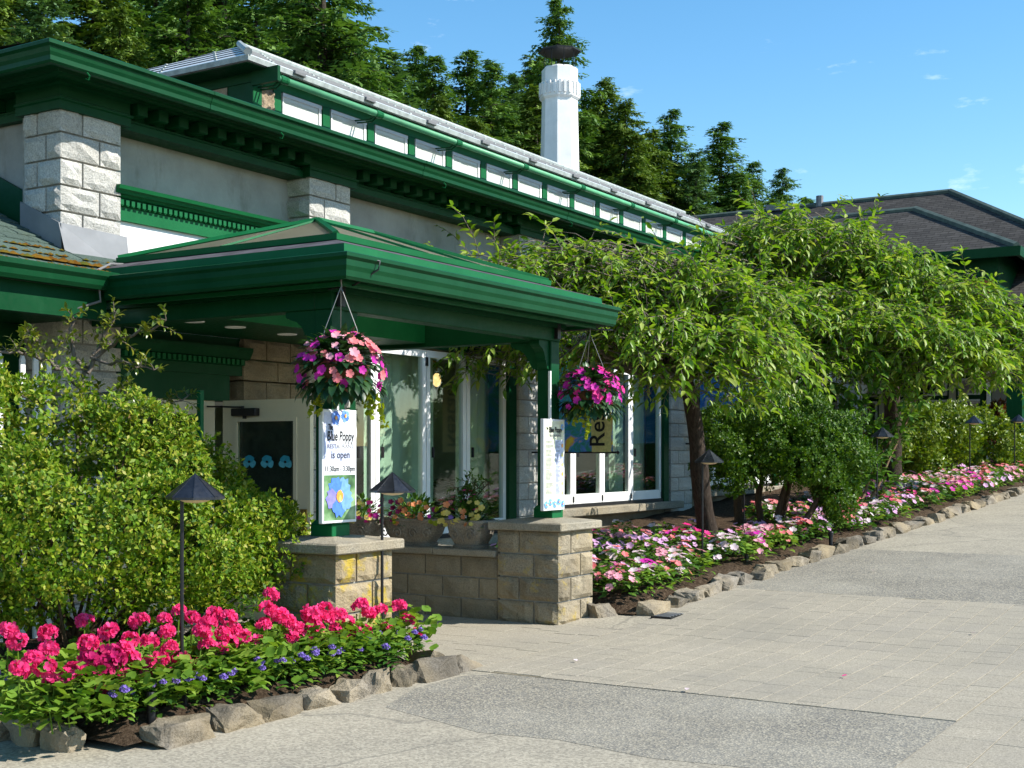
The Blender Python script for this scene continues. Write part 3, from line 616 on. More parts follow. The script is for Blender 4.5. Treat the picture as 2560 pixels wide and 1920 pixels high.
# clerestory
CY = 12.0
ck = obj('clerestory', None, None, B)
MB().box(12.85, XE, CY + .02, CY + .2, 4.7, 6.70).build('clerestory_wall', M['green'], ck)
MB().box(12.85, 12.99, CY + .2, 17.4, 4.7, 6.70).build('clerestory_end', M['green'], ck)
MB().box(12.83, 12.99, CY - .03, CY + .03, 5.2, 6.45).build('post', M['green_b'], ck); MB().box(12.82, 12.87, CY - .028, CY + .12, 5.2, 6.448).build('post', M['green'], ck)
MB().box(12.84, XE, CY - .035, CY + .02, 6.452, 6.575).build('header', M['green_b'], ck)
MB().box(12.83, 12.86, CY - .04, CY + 5, 6.46, 6.60).build('header', M['green'], ck)
pst = MB().box(-.075, .075, -.03, .03, -.4, .4).mesh('post')
cwin = []
for i in range(18):
    x = 13.42 + 1.02 * i
    if x > 31: break
    obj('post', pst, M['green_b'], ck, Vector((x - .125, CY - .001, 6.05)) - root_loc(ck))
    cwn = obj('clerestory_window', None, None, B)
    MB().box(x, x + .80, CY - .006, CY + .012, 5.65, 6.45).build('blind', M['blind'], cwn)
    MB().box(x - .005, x + .81, CY - .022, CY + .014, 6.40, 6.452).box(x + .745, x + .795, CY - .022, CY + .014, 5.6, 6.40).box(x - .005, x + .02, CY - .018, CY + .014, 5.6, 6.40).build('frame', M['white'], cwn)
    MB().box(x + .02, x + .745, CY - .016, CY - .012, 5.6, 6.40).build('pane', M['softglass'], cwn)
    MB().box(x + .797, x + .83, CY - .02, CY + .02, 5.6, 6.45).build('jamb', M['green'], cwn)
def relief(name, c, ax, m, parent):
    w_, h_ = .26, .62; n = 18; V = []; F = []
    for i in range(n + 1):
        for j in range(n + 1):
            u, v = i / n - .5, j / n - .5; e = min(1, (0.5 - max(abs(u), abs(v))) * 9)
            d = .012 + e * .05 * max(0, mnoise.noise(Vector((u * 5.5, v * 8, 3))) * 1.3 + .25 + .3 * math.cos(14 * math.hypot(u, v)))
            V.append((c[0] + u * w_, c[1] - d, c[2] + v * h_) if ax == 1 else (c[0] - d, c[1] + u * w_ * 1.3, c[2] + v * h_))
    for i in range(n):
        for j in range(n): a = i * (n + 1) + j; F.append((a, a + 1, a + n + 2, a + n + 1))
    obj(name, mesh_np(name, np.array(V) - np.array(root_loc(parent)), np.array(F)), m, parent)
relief('carved_panel', (13.12, CY, 6.14), 1, M['relief'], ck); relief('carved_panel', (12.85, CY + .62, 6.14), 0, M['relief'], ck)
# clerestory roof: lapped metal courses, hip caps, eave strip
ex, ey, ez, run, sl = 12.44, 11.70, 6.66, 3.0, .465
crf = obj('clerestory_roof', None, None, B)
XR = XE + .6
for k in range(5):
    a0, a1 = run * k / 5, run * (k + 1) / 5 + .03; za, zb = ez + sl * a0 + .022, ez + sl * a1 + .004
    MB().prism([(ex + a0, ey + a0, za), (XR, ey + a0, za), (XR, ey + a1, zb), (ex + a1, ey + a1, zb)], (0, 0, -.018)).build('roof_course', M['metalroof'], crf)
    MB().prism([(ex + a0, ey + a0, za), (ex + a1, ey + a1, zb), (ex + a1, ey + 6 - a1, zb), (ex + a0, ey + 6 - a0, za)], (0, 0, -.018)).build('roof_course', M['metalroof'], crf)
    if k: MB().tube([(ex + a0, ey + a0 - .006, za - .012), (XR, ey + a0 - .006, za - .010)], .010, 4).build('lap_seam', M['cable'], crf); MB().tube([(ex + a0 - .006, ey + a0, za - .012), (ex + a0 - .006, ey + 6 - a0, za - .006)], .007, 4).build('lap_seam', M['cable'], crf)
    bt = MB()
    for x in np.arange(ex + a0 + .5, XR, 1.02): bt.box(x - .02, x + .02, ey + a0 + .02, ey + a0 + .05, za + .004, za + .03)
    for y in np.arange(ey + a0 + .6, ey + 6 - a0 - .3, 1.02): bt.box(ex + a0 + .02, ex + a0 + .05, y - .02, y + .02, za + .004, za + .03)
    o = bt.build('roof_clips', M['zinc_g'], crf); o['kind'] = 'stuff'
MB().prism([(ex + 3.0, ey + 3.0, ez + sl * 3), (XR, ey + 3, ez + sl * 3), (XR, ey + 6, ez - .05), (ex, ey + 6, ez - .05)], (0, 0, -.02)).build('rear_roof_slope', M['metalroof'], crf)
MB().tube([(ex - .02, ey - .02, ez + .04), (ex + 3.0, ey + 3.0, ez + sl * 3 + .045)], .055, 8).build('hip_cap', M['zinc_g'], crf)
MB().tube([(ex + 3, ey + 3.0, ez + sl * 3 + .03), (XR, ey + 3.0, ez + sl * 3 + .03)], .05, 8).build('ridge_cap', M['zinc_g'], crf)
MB().sweep([(-.12, 6.60), (.01, 6.60), (.02, 6.665), (-.1, 6.67)], [(ex, ey + 6), (ex, ey), (XR, ey)]).build('eave_strip', M['zinc_g'], crf)
MB().sweep([(-.5, 6.585), (-.05, 6.585), (-.05, 6.60), (-.5, 6.60)], [(ex, ey + 6), (ex, ey), (XR, ey)]).build('soffit', M['green'], crf)
cb = MB().box(-.11, .11, -.035, .03, -.03, .025, .008).mesh('eave_clip')
for x in np.arange(13.4, 32, 1.53): obj('eave_clip', cb, M['cable'], crf, Vector((x, ey - .02, 6.655)) - root_loc(crf))
pp = obj('rain_pipe', None, None, B)
MB().tube([(12.86, 11.60, 6.46), (XE, 11.60, 6.46)], .045, 12).build('pipe', paint('rusty_green_paint', (.10, .36, .17), .45, .4, .2, (.12, .06, .02)), pp, smooth=True)
MB().box(12.80, 12.85, 11.52, 11.98, 6.40, 6.60).build('end_plate', M['green'], pp)
for x in np.arange(12.97, 32, 2.04):
    MB().tube([(x - .05, 11.60, 6.46), (x + .05, 11.60, 6.46)], .056, 12).tube([(x + .06, 11.60, 6.46), (x + .1, 11.60, 6.46)], .052, 12).build('pipe_collar', M['green_b'], pp)
    MB().tube([(x - .06, 11.60, 6.42), (x - .05, 11.7, 6.38), (x - .05, 11.97, 6.40)], .012, 6).tube([(x, 11.60, 6.42), (x, 11.7, 6.36), (x, 11.97, 6.38)], .012, 6).build('pipe_bracket', M['green'], pp)

# chimney
chm = obj('chimney', None, None, B)
cc = (29.8, 17.0, 0)
MB().lathe([(.60, 4.6), (.515, 9.0), (.475, 10.75), (.475, 10.8), (.50, 10.82), (.54, 10.86), (.54, 11.18), (.48, 11.20), (.48, 11.62), (.44, 11.66), (.30, 11.66)], 8, cc, R(22.5)).build('stack', M['chimney'], chm)
cre = MB()
for k in range(24):
    a = 2 * math.pi * k / 24; r_ = .535 * math.cos(R(22.5)) / math.cos((a + R(22.5)) % R(45) - R(22.5)) if False else .52
    cre.add(*(lambda c_, s_: ([(cc[0] + c_ * (r_ + dx) - s_ * dy, cc[1] + s_ * (r_ + dx) + c_ * dy, z) for z in (10.92, 11.24) for dx, dy in ((-.06, -.028), (.028, -.028), (.028, .028), (-.06, .028))], [(0, 1, 2, 3), (4, 5, 6, 7), (0, 1, 5, 4), (1, 2, 6, 5), (2, 3, 7, 6), (3, 0, 4, 7)]))(math.cos(a), math.sin(a)))
cre.build('crenellation', M['chimney'], chm)
MB().lathe([(.45, 12.06), (.56, 12.08), (.565, 12.12), (.28, 12.17), (0, 12.19)], 8, cc, R(22.5)).build('cap', M['dark'], chm)
st = MB()
for k in range(8):
    a = R(45 * k); st.tube([(cc[0] + .42 * math.cos(a), cc[1] + .42 * math.sin(a), 11.6), (cc[0] + .42 * math.cos(a), cc[1] + .42 * math.sin(a), 12.08)], .009, 5)
st.build('cap_stays', M['dark'], chm)
# roof behind the chimney
rr = MB(); rr.add([(26, 19, 6.0), (46, 19, 6.0), (40, 23, 9.6), (32, 23, 9.6)], [(0, 1, 2, 3)]).add([(26, 19, 6.0), (32, 23, 9.6), (26, 27, 6.0)], [(0, 1, 2)]).add([(26, 27, 6), (32, 23, 9.6), (40, 23, 9.6), (46, 27, 6)], [(0, 1, 2, 3)]).add([(46, 19, 6), (46, 27, 6), (40, 23, 9.6)], [(0, 1, 2)])
rr.build('rear_roof', M['slate'], B); MB().box(27, 45, 19.5, 26.5, 0, 6.0).build('rear_wing', M['render'], B)

# ---------------------------------------------------------------- entrance canopy
C = thing('entrance_canopy', 'green entrance canopy with hipped sheet roof standing on two stone piers', 'canopy', (8.85, 6.06, .95))
G0, G1, GYF, GYB = 6.87, 10.86, 5.57, 8.02
MB().sweep([(-.02, 2.90), (-.10, 2.86), (-.10, 2.76), (-.08, 2.735), (-.03, 2.73), (-.015, 2.75), (-.012, 2.79), (.0, 2.82), (.0, 2.86), (.02, 2.88), (.02, 2.905), (.005, 2.912), (-.008, 2.90)][1:], [(G0, GYB - .05), (G0, GYF), (G1, GYF), (G1, GYB)]).build('gutter', M['green'], C)
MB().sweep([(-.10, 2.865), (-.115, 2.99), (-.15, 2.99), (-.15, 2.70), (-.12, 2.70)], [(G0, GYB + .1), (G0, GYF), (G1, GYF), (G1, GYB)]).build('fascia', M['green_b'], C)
MB().sweep([(-.10, 2.755), (-.36, 2.755), (-.36, 2.735), (-.10, 2.735)], [(G0, GYB + .1), (G0, GYF), (G1, GYF), (G1, GYB)]).build('soffit', M['green'], C)
MB().sweep([(-.115, 2.991), (-.52, 3.105), (-.52, 3.08), (-.14, 2.975)], [(G0, 8.5), (G0, GYF), (G1, GYF), (G1, GYB)]).build('felt_roof', M['tar'], C)
U0, U1, V0, V1, UE, UR = 7.37, 10.42, 6.07, 8.36, 3.135, 3.515
hh = (V1 - V0) / 2; vm = (V0 + V1) / 2
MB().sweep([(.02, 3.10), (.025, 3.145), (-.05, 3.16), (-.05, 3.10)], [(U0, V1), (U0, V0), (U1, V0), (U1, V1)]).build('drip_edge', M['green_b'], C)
A, Bq = (U0 + hh, vm, UR), (U1 - hh, vm, UR)
def sheetp(poly): MB().prism(poly, (0, 0, -.016)).build('roof_panel', M['poly'], C)
e = .012
mid_l = ((U0, vm - e, UE), (U0, vm + e, UE))
sheetp([(U0, V0 + e, UE), (U0, vm - e, UE), A]); sheetp([(U0, vm + e, UE), (U0, V1, UE), A])
n = 3; xsP = [U0 + hh + (U1 - U0 - 2 * hh) * i / 1 for i in range(2)]
sheetp([(U0 + e, V0, UE), (A[0] - e, V0, UE), A]); sheetp([(A[0] + e, V0, UE), (Bq[0] - e, V0, UE), Bq, A]); sheetp([(Bq[0] + e, V0, UE), (U1 - e, V0, UE), Bq])
sheetp([(U0 + e, V1, UE), (U1 - e, V1, UE), Bq, A]); sheetp([(U1, V0 + e, UE), (U1, V1, UE), Bq])
def rib(a, b, r_=.022): MB().tube([Vector(a) + Vector((0, 0, .006)), Vector(b) + Vector((0, 0, .006))], r_, 5).build('roof_rib', M['green_b'], C)
rib((U0, V0, UE), A, .03); rib((U0, V1, UE), A, .03); rib((U1, V0, UE), Bq, .03); rib((U1, V1, UE), Bq, .03); rib(A, Bq, .03); rib((U0, vm, UE), A, .014); rib((A[0], V0, UE), A, .014); rib((Bq[0], V0, UE), Bq, .014)
for a, b in (((7.21, 5.98), (10.49, 6.14)), ((7.21, 6.14), (7.37, 8.5)), ((10.33, 6.14), (10.49, 8.5))): MB().box(a[0], b[0], a[1], b[1], 2.58, 2.80, .006).build('beam', M['green'], C)
MB().box(7.16, 10.54, 5.945, 5.98, 2.70, 2.735).box(7.165, 7.21, 5.98, 8.5, 2.70, 2.735).build('beam_trim', M['green'], C)
for xa in (8.3, 9.4): MB().box(xa, xa + .05, 6.14, 8.4, 2.98, 3.06).build('rafter', M['green'], C)
MB().box(7.37, 10.33, 7.40, 7.44, 2.62, 3.10).build('inner_fascia', M['green_b'], C)
MB().box(7.37, 10.33, 7.441, 8.60, 2.62, 2.66).build('ceiling', M['green'], C)
for x, y in ((7.62, 7.76), (8.15, 7.81), (8.88, 7.88), (9.7, 7.9)):
    d = obj('downlight', None, None, C); MB().lathe([(.055, 2.617), (.085, 2.612), (.09, 2.619), (.06, 2.62)], 20, (x, y, 0)).build('ring', M['white'], d); MB().lathe([(.056, 2.6195), (.0, 2.619)], 16, (x, y, 0)).build('recess', M['cable'], d)
for i, xc in enumerate((7.29, 10.41)):
    p = obj('post', None, None, C); yc = 6.06
    MB().box(xc - .075, xc + .075, yc - .075, yc + .075, 1.05, 2.58, .006).build('shaft', M['green'], p)
    MB().box(xc - .10, xc + .10, yc - .10, yc + .10, .955, 1.04, .004).lathe([(.142, 1.04), (.108, 1.07)], 4, (xc, yc, 0), R(45)).build('plinth', M['green_b'], p)
    og = [(0, 0), (.30, 0), (.30, -.035), (.285, -.05), (.27, -.05), (.255, -.06), (.20, -.075), (.15, -.11), (.125, -.15), (.12, -.175), (.10, -.175), (.095, -.20), (.06, -.25), (0, -.27)]
    sg = 1 if i == 0 else -1
    MB().prism([(xc - .06, yc + .07 + a, 2.579 + b) for a, b in og], (.12, 0, 0)).build('bracket', M['green'], p)
    MB().prism([(xc + sg * (.07 + a * .6), yc - .05, 2.579 + b) for a, b in og], (0, .10, 0)).build('bracket', M['green'], p)
    MB().box(xc + sg * .0 - .03, xc + .03, yc - .118, yc - .082, 2.60, 2.78).build('hook_plate', M['dark'], p)
# grey cable over the gutters
cb_ = MB().tube([(7.5, 8.3, 3.10), (7.15, 8.2, 3.06), (6.86, 8.02, 2.96), (6.80, 7.93, 2.85), (6.86, 7.98, 2.72), (6.6, 8.05, 2.62)], .011, 6).build('cable', M['cable'], None, smooth=True); tag(cb_, 'grey cable looped over the gutter where lower roof meets canopy', 'cable')
cb_ = MB().tube([(7.12, 5.62, 2.90), (7.20, 5.54, 2.88), (7.17, 5.53, 2.82), (7.12, 5.70, 2.72), (7.1, 5.92, 2.70)], .007, 6).build('cable', M['dark'], None, smooth=True); tag(cb_, 'thin black cable hanging over the canopy gutter corner', 'cable')

# ---------------------------------------------------------------- piers and low wall
def pier(x0, y0, label, m):
    p = thing('stone_pier', label, 'pier', (x0 + .325, y0 + .325, 0), 'stone piers under the canopy posts')
    MB().box(x0 + .02, x0 + .63, y0 + .02, y0 + .63, 0, .85).build('mortar_core', M['mortar'], p)
    column(p, x0, x0 + .65, y0, y0 + .65, 0, 4, .2125, m, .016, True)
    m = MB(); a, b, c_, d = x0 - .065, x0 + .715, y0 - .065, y0 + .715
    m.box(a, b, c_, d, .85, .925, .01); m.add([(a + .012, c_ + .012, .9255), (b - .012, c_ + .012, .9255), (b - .012, d - .012, .9255), (a + .012, d - .012, .9255), (a + .25, c_ + .25, .957), (b - .25, c_ + .25, .957), (b - .25, d - .25, .957), (a + .25, d - .25, .957)], [(0, 1, 5, 4), (1, 2, 6, 5), (2, 3, 7, 6), (3, 0, 4, 7), (4, 5, 6, 7)])
    m.build('capstone', M['coping'], p); return p
pier(7.005, 5.775, 'lichen-stained stone block pier beside the pink geraniums', M['stone_l']); pier(10.11, 5.78, 'stone block pier beside the impatiens bed and drain grate', M['stone_w'])
rw = thing('low_wall', 'low stone block wall carrying the flower planters between pier and building', 'wall', (10.28, 7.5, 0))
MB().box(10.15, 10.40, 6.44, 8.54, 0, .59).build('mortar_core', M['mortar'], rw)
for i in range(3):
    y = 6.435 - (.2 if i % 2 else 0)
    while y < 8.54:
        a, b = max(y, 6.435), min(y + .41, 8.54)
        if b - a > .06: block(rw, M['stone_d'], 10.13, 10.42, a + .004, b - .004, i * .197 + .004, (i + 1) * .197 - .004, amp=.006, rock=FR, seed=int(y * 9) + i, n=3)
        y += .41
y = 6.44
while y < 8.5: MB().box(10.08, 10.48, y + .003, min(y + .7, 8.53) - .003, .592, .655, .008).build('coping', M['coping'], rw); y += .7

# ---------------------------------------------------------------- lettering
def text_mesh(body, size, shear=0, offset=0.0):
    cu = bpy.data.curves.new('t', 'FONT'); cu.body = body; cu.size = size; cu.shear = shear; cu.offset = offset; cu.align_x = 'CENTER'; cu.resolution_u = 3; cu.extrude = .0008
    o = bpy.data.objects.new('t', cu); COL.objects.link(o); bpy.context.view_layer.update()
    me = bpy.data.meshes.new_from_object(o.evaluated_get(bpy.context.evaluated_depsgraph_get())); bpy.data.objects.remove(o); bpy.data.curves.remove(cu); me.materials.clear(); return me
def letter(parent, body, x, z, y, size, m, width=None, shear=0, offset=0.0, name='lettering'):
    me = text_mesh(body, size, shear, offset); xs_ = [v.co.x for v in me.vertices]; wd = max(xs_) - min(xs_); sx = width / wd if width else 1
    return obj(name, me, m, parent, Vector((x, y, z)) - root_loc(parent), (R(90), 0, 0), (sx, 1, 1))
def disc(mb, x, z, y, rx, rz, n=14, th=.001, wob=0, seed=0):
    mb.prism([(x + rx * math.cos(2 * math.pi * k / n) * (1 + wob * math.sin(k * 2.7 + seed)), y, z + rz * math.sin(2 * math.pi * k / n) * (1 + wob * math.cos(k * 1.9 + seed))) for k in range(n)], (0, -th, 0))
def poppy(parent, x, z, y, r_, mats, seed=0):
    for i in range(5):
        a = R(72 * i + 20 + seed * 31); mb = MB(); pts = []
        for k in range(11):
            t_ = k / 10; da = R(-50 + 100 * t_); rr_ = r_ * (.70 + .30 * math.sin(math.pi * t_)) * (1 + .10 * math.sin(k * 2.6 + i + seed))
            pts.append((x + rr_ * math.cos(a + da), y - .0012 * (i + 1), z + rr_ * math.sin(a + da)))
        pts.append((x, y - .0012 * (i + 1), z)); mb.prism(pts, (0, -.0006, 0)); mb.build('petal_print', M[mats[i % len(mats)]], parent)
    mb = MB(); disc(mb, x, z, y - .008, r_ * .26, r_ * .30, 14, .001, .06); mb.build('stamen_print', M['print_orange'], parent)
    mb = MB(); disc(mb, x + r_ * .02, z - r_ * .12, y - .0095, r_ * .08, r_ * .18, 10, .001); mb.build('stigma_print', M['print_yellow'], parent)
def signboard(x0, x1, z0, z1, y, label):
    s = thing('sign', label, 'sign', ((x0 + x1) / 2, y, z0), 'signs on the canopy posts')
    MB().box(x0, x1, y - .018, y + .018, z0, z1, .004).build('board', M['print_w'], s); return s
SY = 5.945; y = SY - .0185
s = signboard(7.045, 7.425, 1.055, 1.86, SY, 'tall white sign with big blue poppy photo and opening hours')
MB().box(7.25, 7.27, SY + .018, SY + .04, 1.7, 2.35).build('hanger', M['white'], s)
xc = 7.235
MB().box(7.062, 7.408, y - .001, y + .0005, 1.475, 1.842).build('pale_print', M['print_lilac'], s)
mb = MB(); disc(mb, xc + .06, 1.70, y - .0015, .13, .14, 20); mb.build('glow_print', M['print_w'], s)
MB().box(7.062, 7.408, y - .001, y + .0005, 1.40, 1.472).build('hours_panel', M['print_w'], s)
MB().box(7.062, 7.408, y - .001, y + .0005, 1.075, 1.395).build('foliage_print', M['print_fol'], s)
poppy(s, xc - .01, 1.245, y - .001, .145, ['print_blue2', 'print_blue', 'print_violet', 'print_blue'], 1)
poppy(s, xc - .05, 1.80, y - .001, .05, ['print_blue', 'print_blue2'], 2); poppy(s, xc + .055, 1.815, y - .001, .045, ['print_blue2', 'print_blue'], 3)
letter(s, 'The', xc - .105, 1.715, y - .003, .06, M['print_k'], .05, .1, .0012)
letter(s, 'Blue Poppy', xc + .005, 1.640, y - .003, .095, M['print_k'], .30, .12, .002)
letter(s, 'RESTAURANT', xc + .005, 1.585, y - .003, .042, M['print_g'], .29)
letter(s, 'is open', xc + .005, 1.515, y - .003, .075, M['print_k'], .20)
letter(s, '11:30am - 3:30pm', xc, 1.422, y - .003, .055, M['print_k'], .33)
s = signboard(10.10, 10.48, 1.03, 1.86, SY, 'white menu sign with rows of small print and blue flowers at its foot'); xc = 10.29
MB().box(10.28, 10.30, SY + .018, SY + .04, 1.7, 2.3).build('hanger', M['white'], s)
MB().box(10.118, 10.462, y - .001, y + .0005, 1.048, 1.842).build('pale_print', M['print_pale'], s)
letter(s, 'The', xc - .13, 1.765, y - .003, .03, M['print_k'], .03, .1, .001); letter(s, 'Blue Poppy', xc + .015, 1.74, y - .003, .07, M['print_k'], .24, .12, .002); letter(s, 'RESTAURANT', xc + .02, 1.70, y - .003, .03, M['print_g'], .21)
poppy(s, xc + .14, 1.79, y - .001, .03, ['print_sky', 'print_blue2'], 1)
MB().box(10.305, 10.452, y - .002, y - .0012, 1.16, 1.67).build('price_panel', M['print_lilac'], s)
tl = MB(); 
for col_, xa, wd in ((0, 10.135, .14), (1, 10.313, .085)):
    zz = 1.655
    while zz > 1.17:
        if random.random() > .16: tl.box(xa, xa + wd * random.uniform(.5, 1), y - .0032, y - .0025, zz, zz + .004)
        zz -= .0115
o = tl.build('small_print', M['print_g'], s); o['kind'] = 'stuff'
for k in range(6): mb = MB(); disc(mb, 10.43, 1.62 - k * .087, y - .003, .017, .02, 10, .001, .1, k); mb.build('dish_print', M['print_yellow' if k % 3 else 'print_orange'], s)
for k in range(5): poppy(s, 10.14 + k * .075, 1.085 + .02 * (k % 2), y - .001, .034, ['print_sky', 'print_blue2'], k)

def banner(x, y0, y1, z0, z1, m, label, txt=None):
    s = thing('banner', label, 'banner', (x, y1, z0), 'hanging banners on the stone pilasters')
    n = 10; mb = MB(); vs = []
    for i in range(n + 1):
        yy = y0 + (y1 - y0) * i / n; d = .015 * math.sin(i * .9); vs += [(x + d, yy, z0), (x + d, yy, z1)]
    mb.add(vs, [(2 * i, 2 * i + 2, 2 * i + 3, 2 * i + 1) for i in range(n)]); mb.build('cloth', m, s, smooth=True)
    for z in (z0, z1):
        MB().tube([(x, y0 - .06, z), (x, 8.55, z)], .013, 6).build('rod', M['dark'], s); MB().lathe([(0, -.03), (.025, 0), (0, .03)], 8, (x, y0 - .07, z)).build('finial', M['dark'], s)
    if txt:
        me = text_mesh(txt, .30, 0, .003)
        o = obj('lettering', me, M['print_k'], s, Vector((x - .03, y0 + .10, z0 + .62)) - s.location); o.rotation_euler = Matrix(((0, 0, -1), (0, -1, 0) if False else (0, 1, 0), (0, 0, 1))).to_euler() if False else (0, 0, 0)
        # text runs upwards on a face that looks towards -X
        o.matrix_local = Matrix.Translation(Vector((x - .03, y0 + .10, z0 + .72)) - s.location) @ Matrix(((0, 0, -1, 0), (0, 1, 0, 0), (1, 0, 0, 0), (0, 0, 0, 1)))
    return s
bn = banner(14.25, 7.38, 8.35, 1.56, 3.3, M['banner'], 'painted flower banner with upright black lettering behind the right basket', 'Restaurant')
MB().prism([(14.245 - .015, 7.39, 1.565), (14.23, 7.39, 3.29), (14.23, 7.72, 3.29), (14.23, 7.66, 1.565)], (-.002, 0, 0)).build('yellow_margin', prnt('print_mustard', (.62, .55, .22)) or M['print_mustard'], bn)
banner(19.0, 7.30, 8.3, 1.7, 3.5, M['banner2'], 'blue and white banner behind the cherry tree trunk')

# ---------------------------------------------------------------- path lamps
def make_lamp(loc, label, h=1.28, rz=0.0, first=[None]):
    t_ = thing('path_lamp', label, 'lamp', loc, 'black cone path lamps in the beds', rz)
    if first[0] is None:
        a = {}
        a['pole'] = MB().tube([(0, 0, 0), (0, 0, h - .14)], .011, 8).mesh('pole'); a['base'] = MB().box(-.033, .033, -.033, .033, -.05, .13, .005).tube([(0, 0, .13), (0, 0, .18)], .016, 8).mesh('base')
        R0, n = .165, 8; sh = MB().lathe([(R0, -.142), (R0, -.128), (.006, 0.0)], n, (.075, 0, h), R(10)); 
        a['shade'] = sh.mesh('shade')
        seam = MB()
        for k in range(n):
            an = R(10) + 2 * math.pi * k / n; seam.tube([(.075 + R0 * math.cos(an), R0 * math.sin(an), h - .128), (.075, 0, h + .002)], .004, 4)
        a['seam'] = seam.mesh('seam'); a['lens'] = MB().lathe([(.0, -.165), (.06, -.158), (.10, -.14)], 14, (.075, 0, h)).mesh('lens')
        first[0] = a
    a = first[0]
    obj('pole', a['pole'], M['dark'], t_); obj('ground_box', a['base'], M['dark'], t_); s_ = obj('shade', a['shade'], M['shade'], t_); obj('shade_seam', a['seam'], M['shade'], s_); obj('lens', a['lens'], M['lens'], t_); return t_
LR = TH - R(90)
make_lamp((5.31, 5.50, .15), 'black cone path lamp standing nearest, amid the pink geraniums', rz=LR)
make_lamp((7.47, 5.73, .13), 'black cone path lamp in front of the low planter wall', rz=LR)
make_lamp((13.16, 5.72, gz(13.16) + .12), 'black cone path lamp beside the cherry trunk', rz=LR)
make_lamp((18.5, 5.36, gz(18.5) + .13), 'black cone path lamp in front of the upright lilac stems', rz=LR)
make_lamp((24.0, 5.3, gz(24) + .1), 'black cone path lamp in front of the far round shrub', rz=LR)
make_lamp((26.3, 4.98, gz(26) + .05), 'black cone path lamp cut by right edge of photo', rz=LR)
make_lamp((16.95, 6.75, gz(17) + .1), 'black path lamp pole among the boxwood trunks', rz=LR)
# short black risers in the beds
def riser(px, py, label, off=.06):
    d = ray(px, py); k = 6.0
    for _ in range(60): x = d[0] * k; k += ((EYE + d[2] * k) - (gz(x) + off)) / max(.02, -d[2] + .06) * .5
    p = Vector((d[0] * k, d[1] * k, gz(d[0] * k) + off - .03))
    o = MB().lathe([(.024, 0), (.024, .17), (.030, .172), (.032, .22), (.027, .232), (0, .232)], 14).build('sprinkler_riser', M['dark']); o.location = p; tag(o, label, 'sprinkler', 'black sprinkler risers in the beds')
riser(378, 1822, 'short black sprinkler riser behind the front stones of geranium bed'); riser(1866, 1418, 'short black sprinkler riser at the near end of impatiens bed'); riser(2077, 1370, 'short black sprinkler riser on bare soil by the boxwood')

# ---------------------------------------------------------------- border stones
def rock_mesh(L, D, H, seed):
    rr = random.Random(seed); bm = bmesh.new()
    for i in range(22):
        u = Vector((rr.uniform(-1, 1), rr.uniform(-1, 1), rr.uniform(-1, 1))); m_ = max(abs(u.x), abs(u.y), abs(u.z)); u /= m_
        k = rr.uniform(.90, 1); bm.verts.new((u.x * L / 2 * k, u.y * D / 2 * k, u.z * H / 2 * k))
    r_ = bmesh.ops.convex_hull(bm, input=list(bm.verts)); bmesh.ops.delete(bm, geom=list({g for g in r_['geom_interior'] if isinstance(g, bmesh.types.BMVert)} | {g for g in r_['geom_unused'] if isinstance(g, bmesh.types.BMVert)}), context='VERTS')
    for _ in range(2): bmesh.ops.subdivide_edges(bm, edges=list(bm.edges), cuts=1); bmesh.ops.triangulate(bm, faces=list(bm.faces))
    for v in bm.verts: v.co += v.co.normalized() * (.022 * mnoise.noise(v.co * 11 + Vector((seed, 0, 0))) + .014 * mnoise.noise(v.co * 27 + Vector((0, seed, 0))) + .006 * mnoise.noise(v.co * 60))
    me = bpy.data.meshes.new('border_stone'); bm.to_mesh(me); bm.free(); return me
def put_stone(x, y, L, D, H, a, label, grp, sink=.40):
    o = obj('border_stone', rock_mesh(L, D, H, random.randint(0, 99999)), M['rock'], None, (x, y, gz(x) + H * (.5 - sink) + .0), (random.uniform(-.08, .08), random.uniform(-.08, .08), a)); tag(o, label, 'stone', grp)
x = 4.82; k = 0
while x < 7.56:
    L = random.uniform(.18, .42); put_stone(x + L / 2, 5.24 + random.uniform(-.02, .02), L * 1.12, .21, random.uniform(.17, .235), random.uniform(-.07, .07), ORD[k] + ' stone from the left in the front edging of geranium bed', 'stones edging the geranium bed'); x += L + random.choice((.0, .01, .03)); k += 1
    if k == 1: x += .08
yy = 5.50; k = 0
while yy < 6.9: L = random.uniform(.2, .3); put_stone(4.60, yy + L / 2, L, .22, .22, R(90), ORD[k] + ' stone back from the corner along left side of geranium bed', 'stones edging the geranium bed'); yy += L + .02; k += 1
put_stone(7.62, 5.48, .34, .2, .24, R(80), 'pale stone at the right end of geranium bed edging', 'stones edging the geranium bed')
x = 10.86; k = 0
put_stone(10.72, 5.66, .26, .2, .2, R(-25), 'small dark stone against the foot of right stone pier', 'stones edging the impatiens bed')
while x < 27 and k < 48:
    L = random.uniform(.24, .46) * (1 if x < 17 else 1.25); put_stone(x + L / 2, RB(x + L / 2) - .04 + random.uniform(-.03, .03), L * 1.12, .23, random.uniform(.15, .235), random.uniform(-.12, .08), ORD[k] + ' stone from the pier along edge of impatiens bed', 'stones edging the impatiens bed'); x += L + random.choice((0, .01, .03)); k += 1
# drain grate
d = thing('drain_grate', 'flat dark metal drain grate at the foot of bed stones', 'grate', (11.0, 5.08, gz(11)))
MB().box(10.75, 11.25, 4.98, 5.18, gz(11) - .02, gz(11) + .008).build('frame', M['dark'], d)
for k in range(7): MB().box(10.77 + k * .068, 10.80 + k * .068, 5.0, 5.16, gz(11) + .007, gz(11) + .012).build('bar', M['zinc'], d)

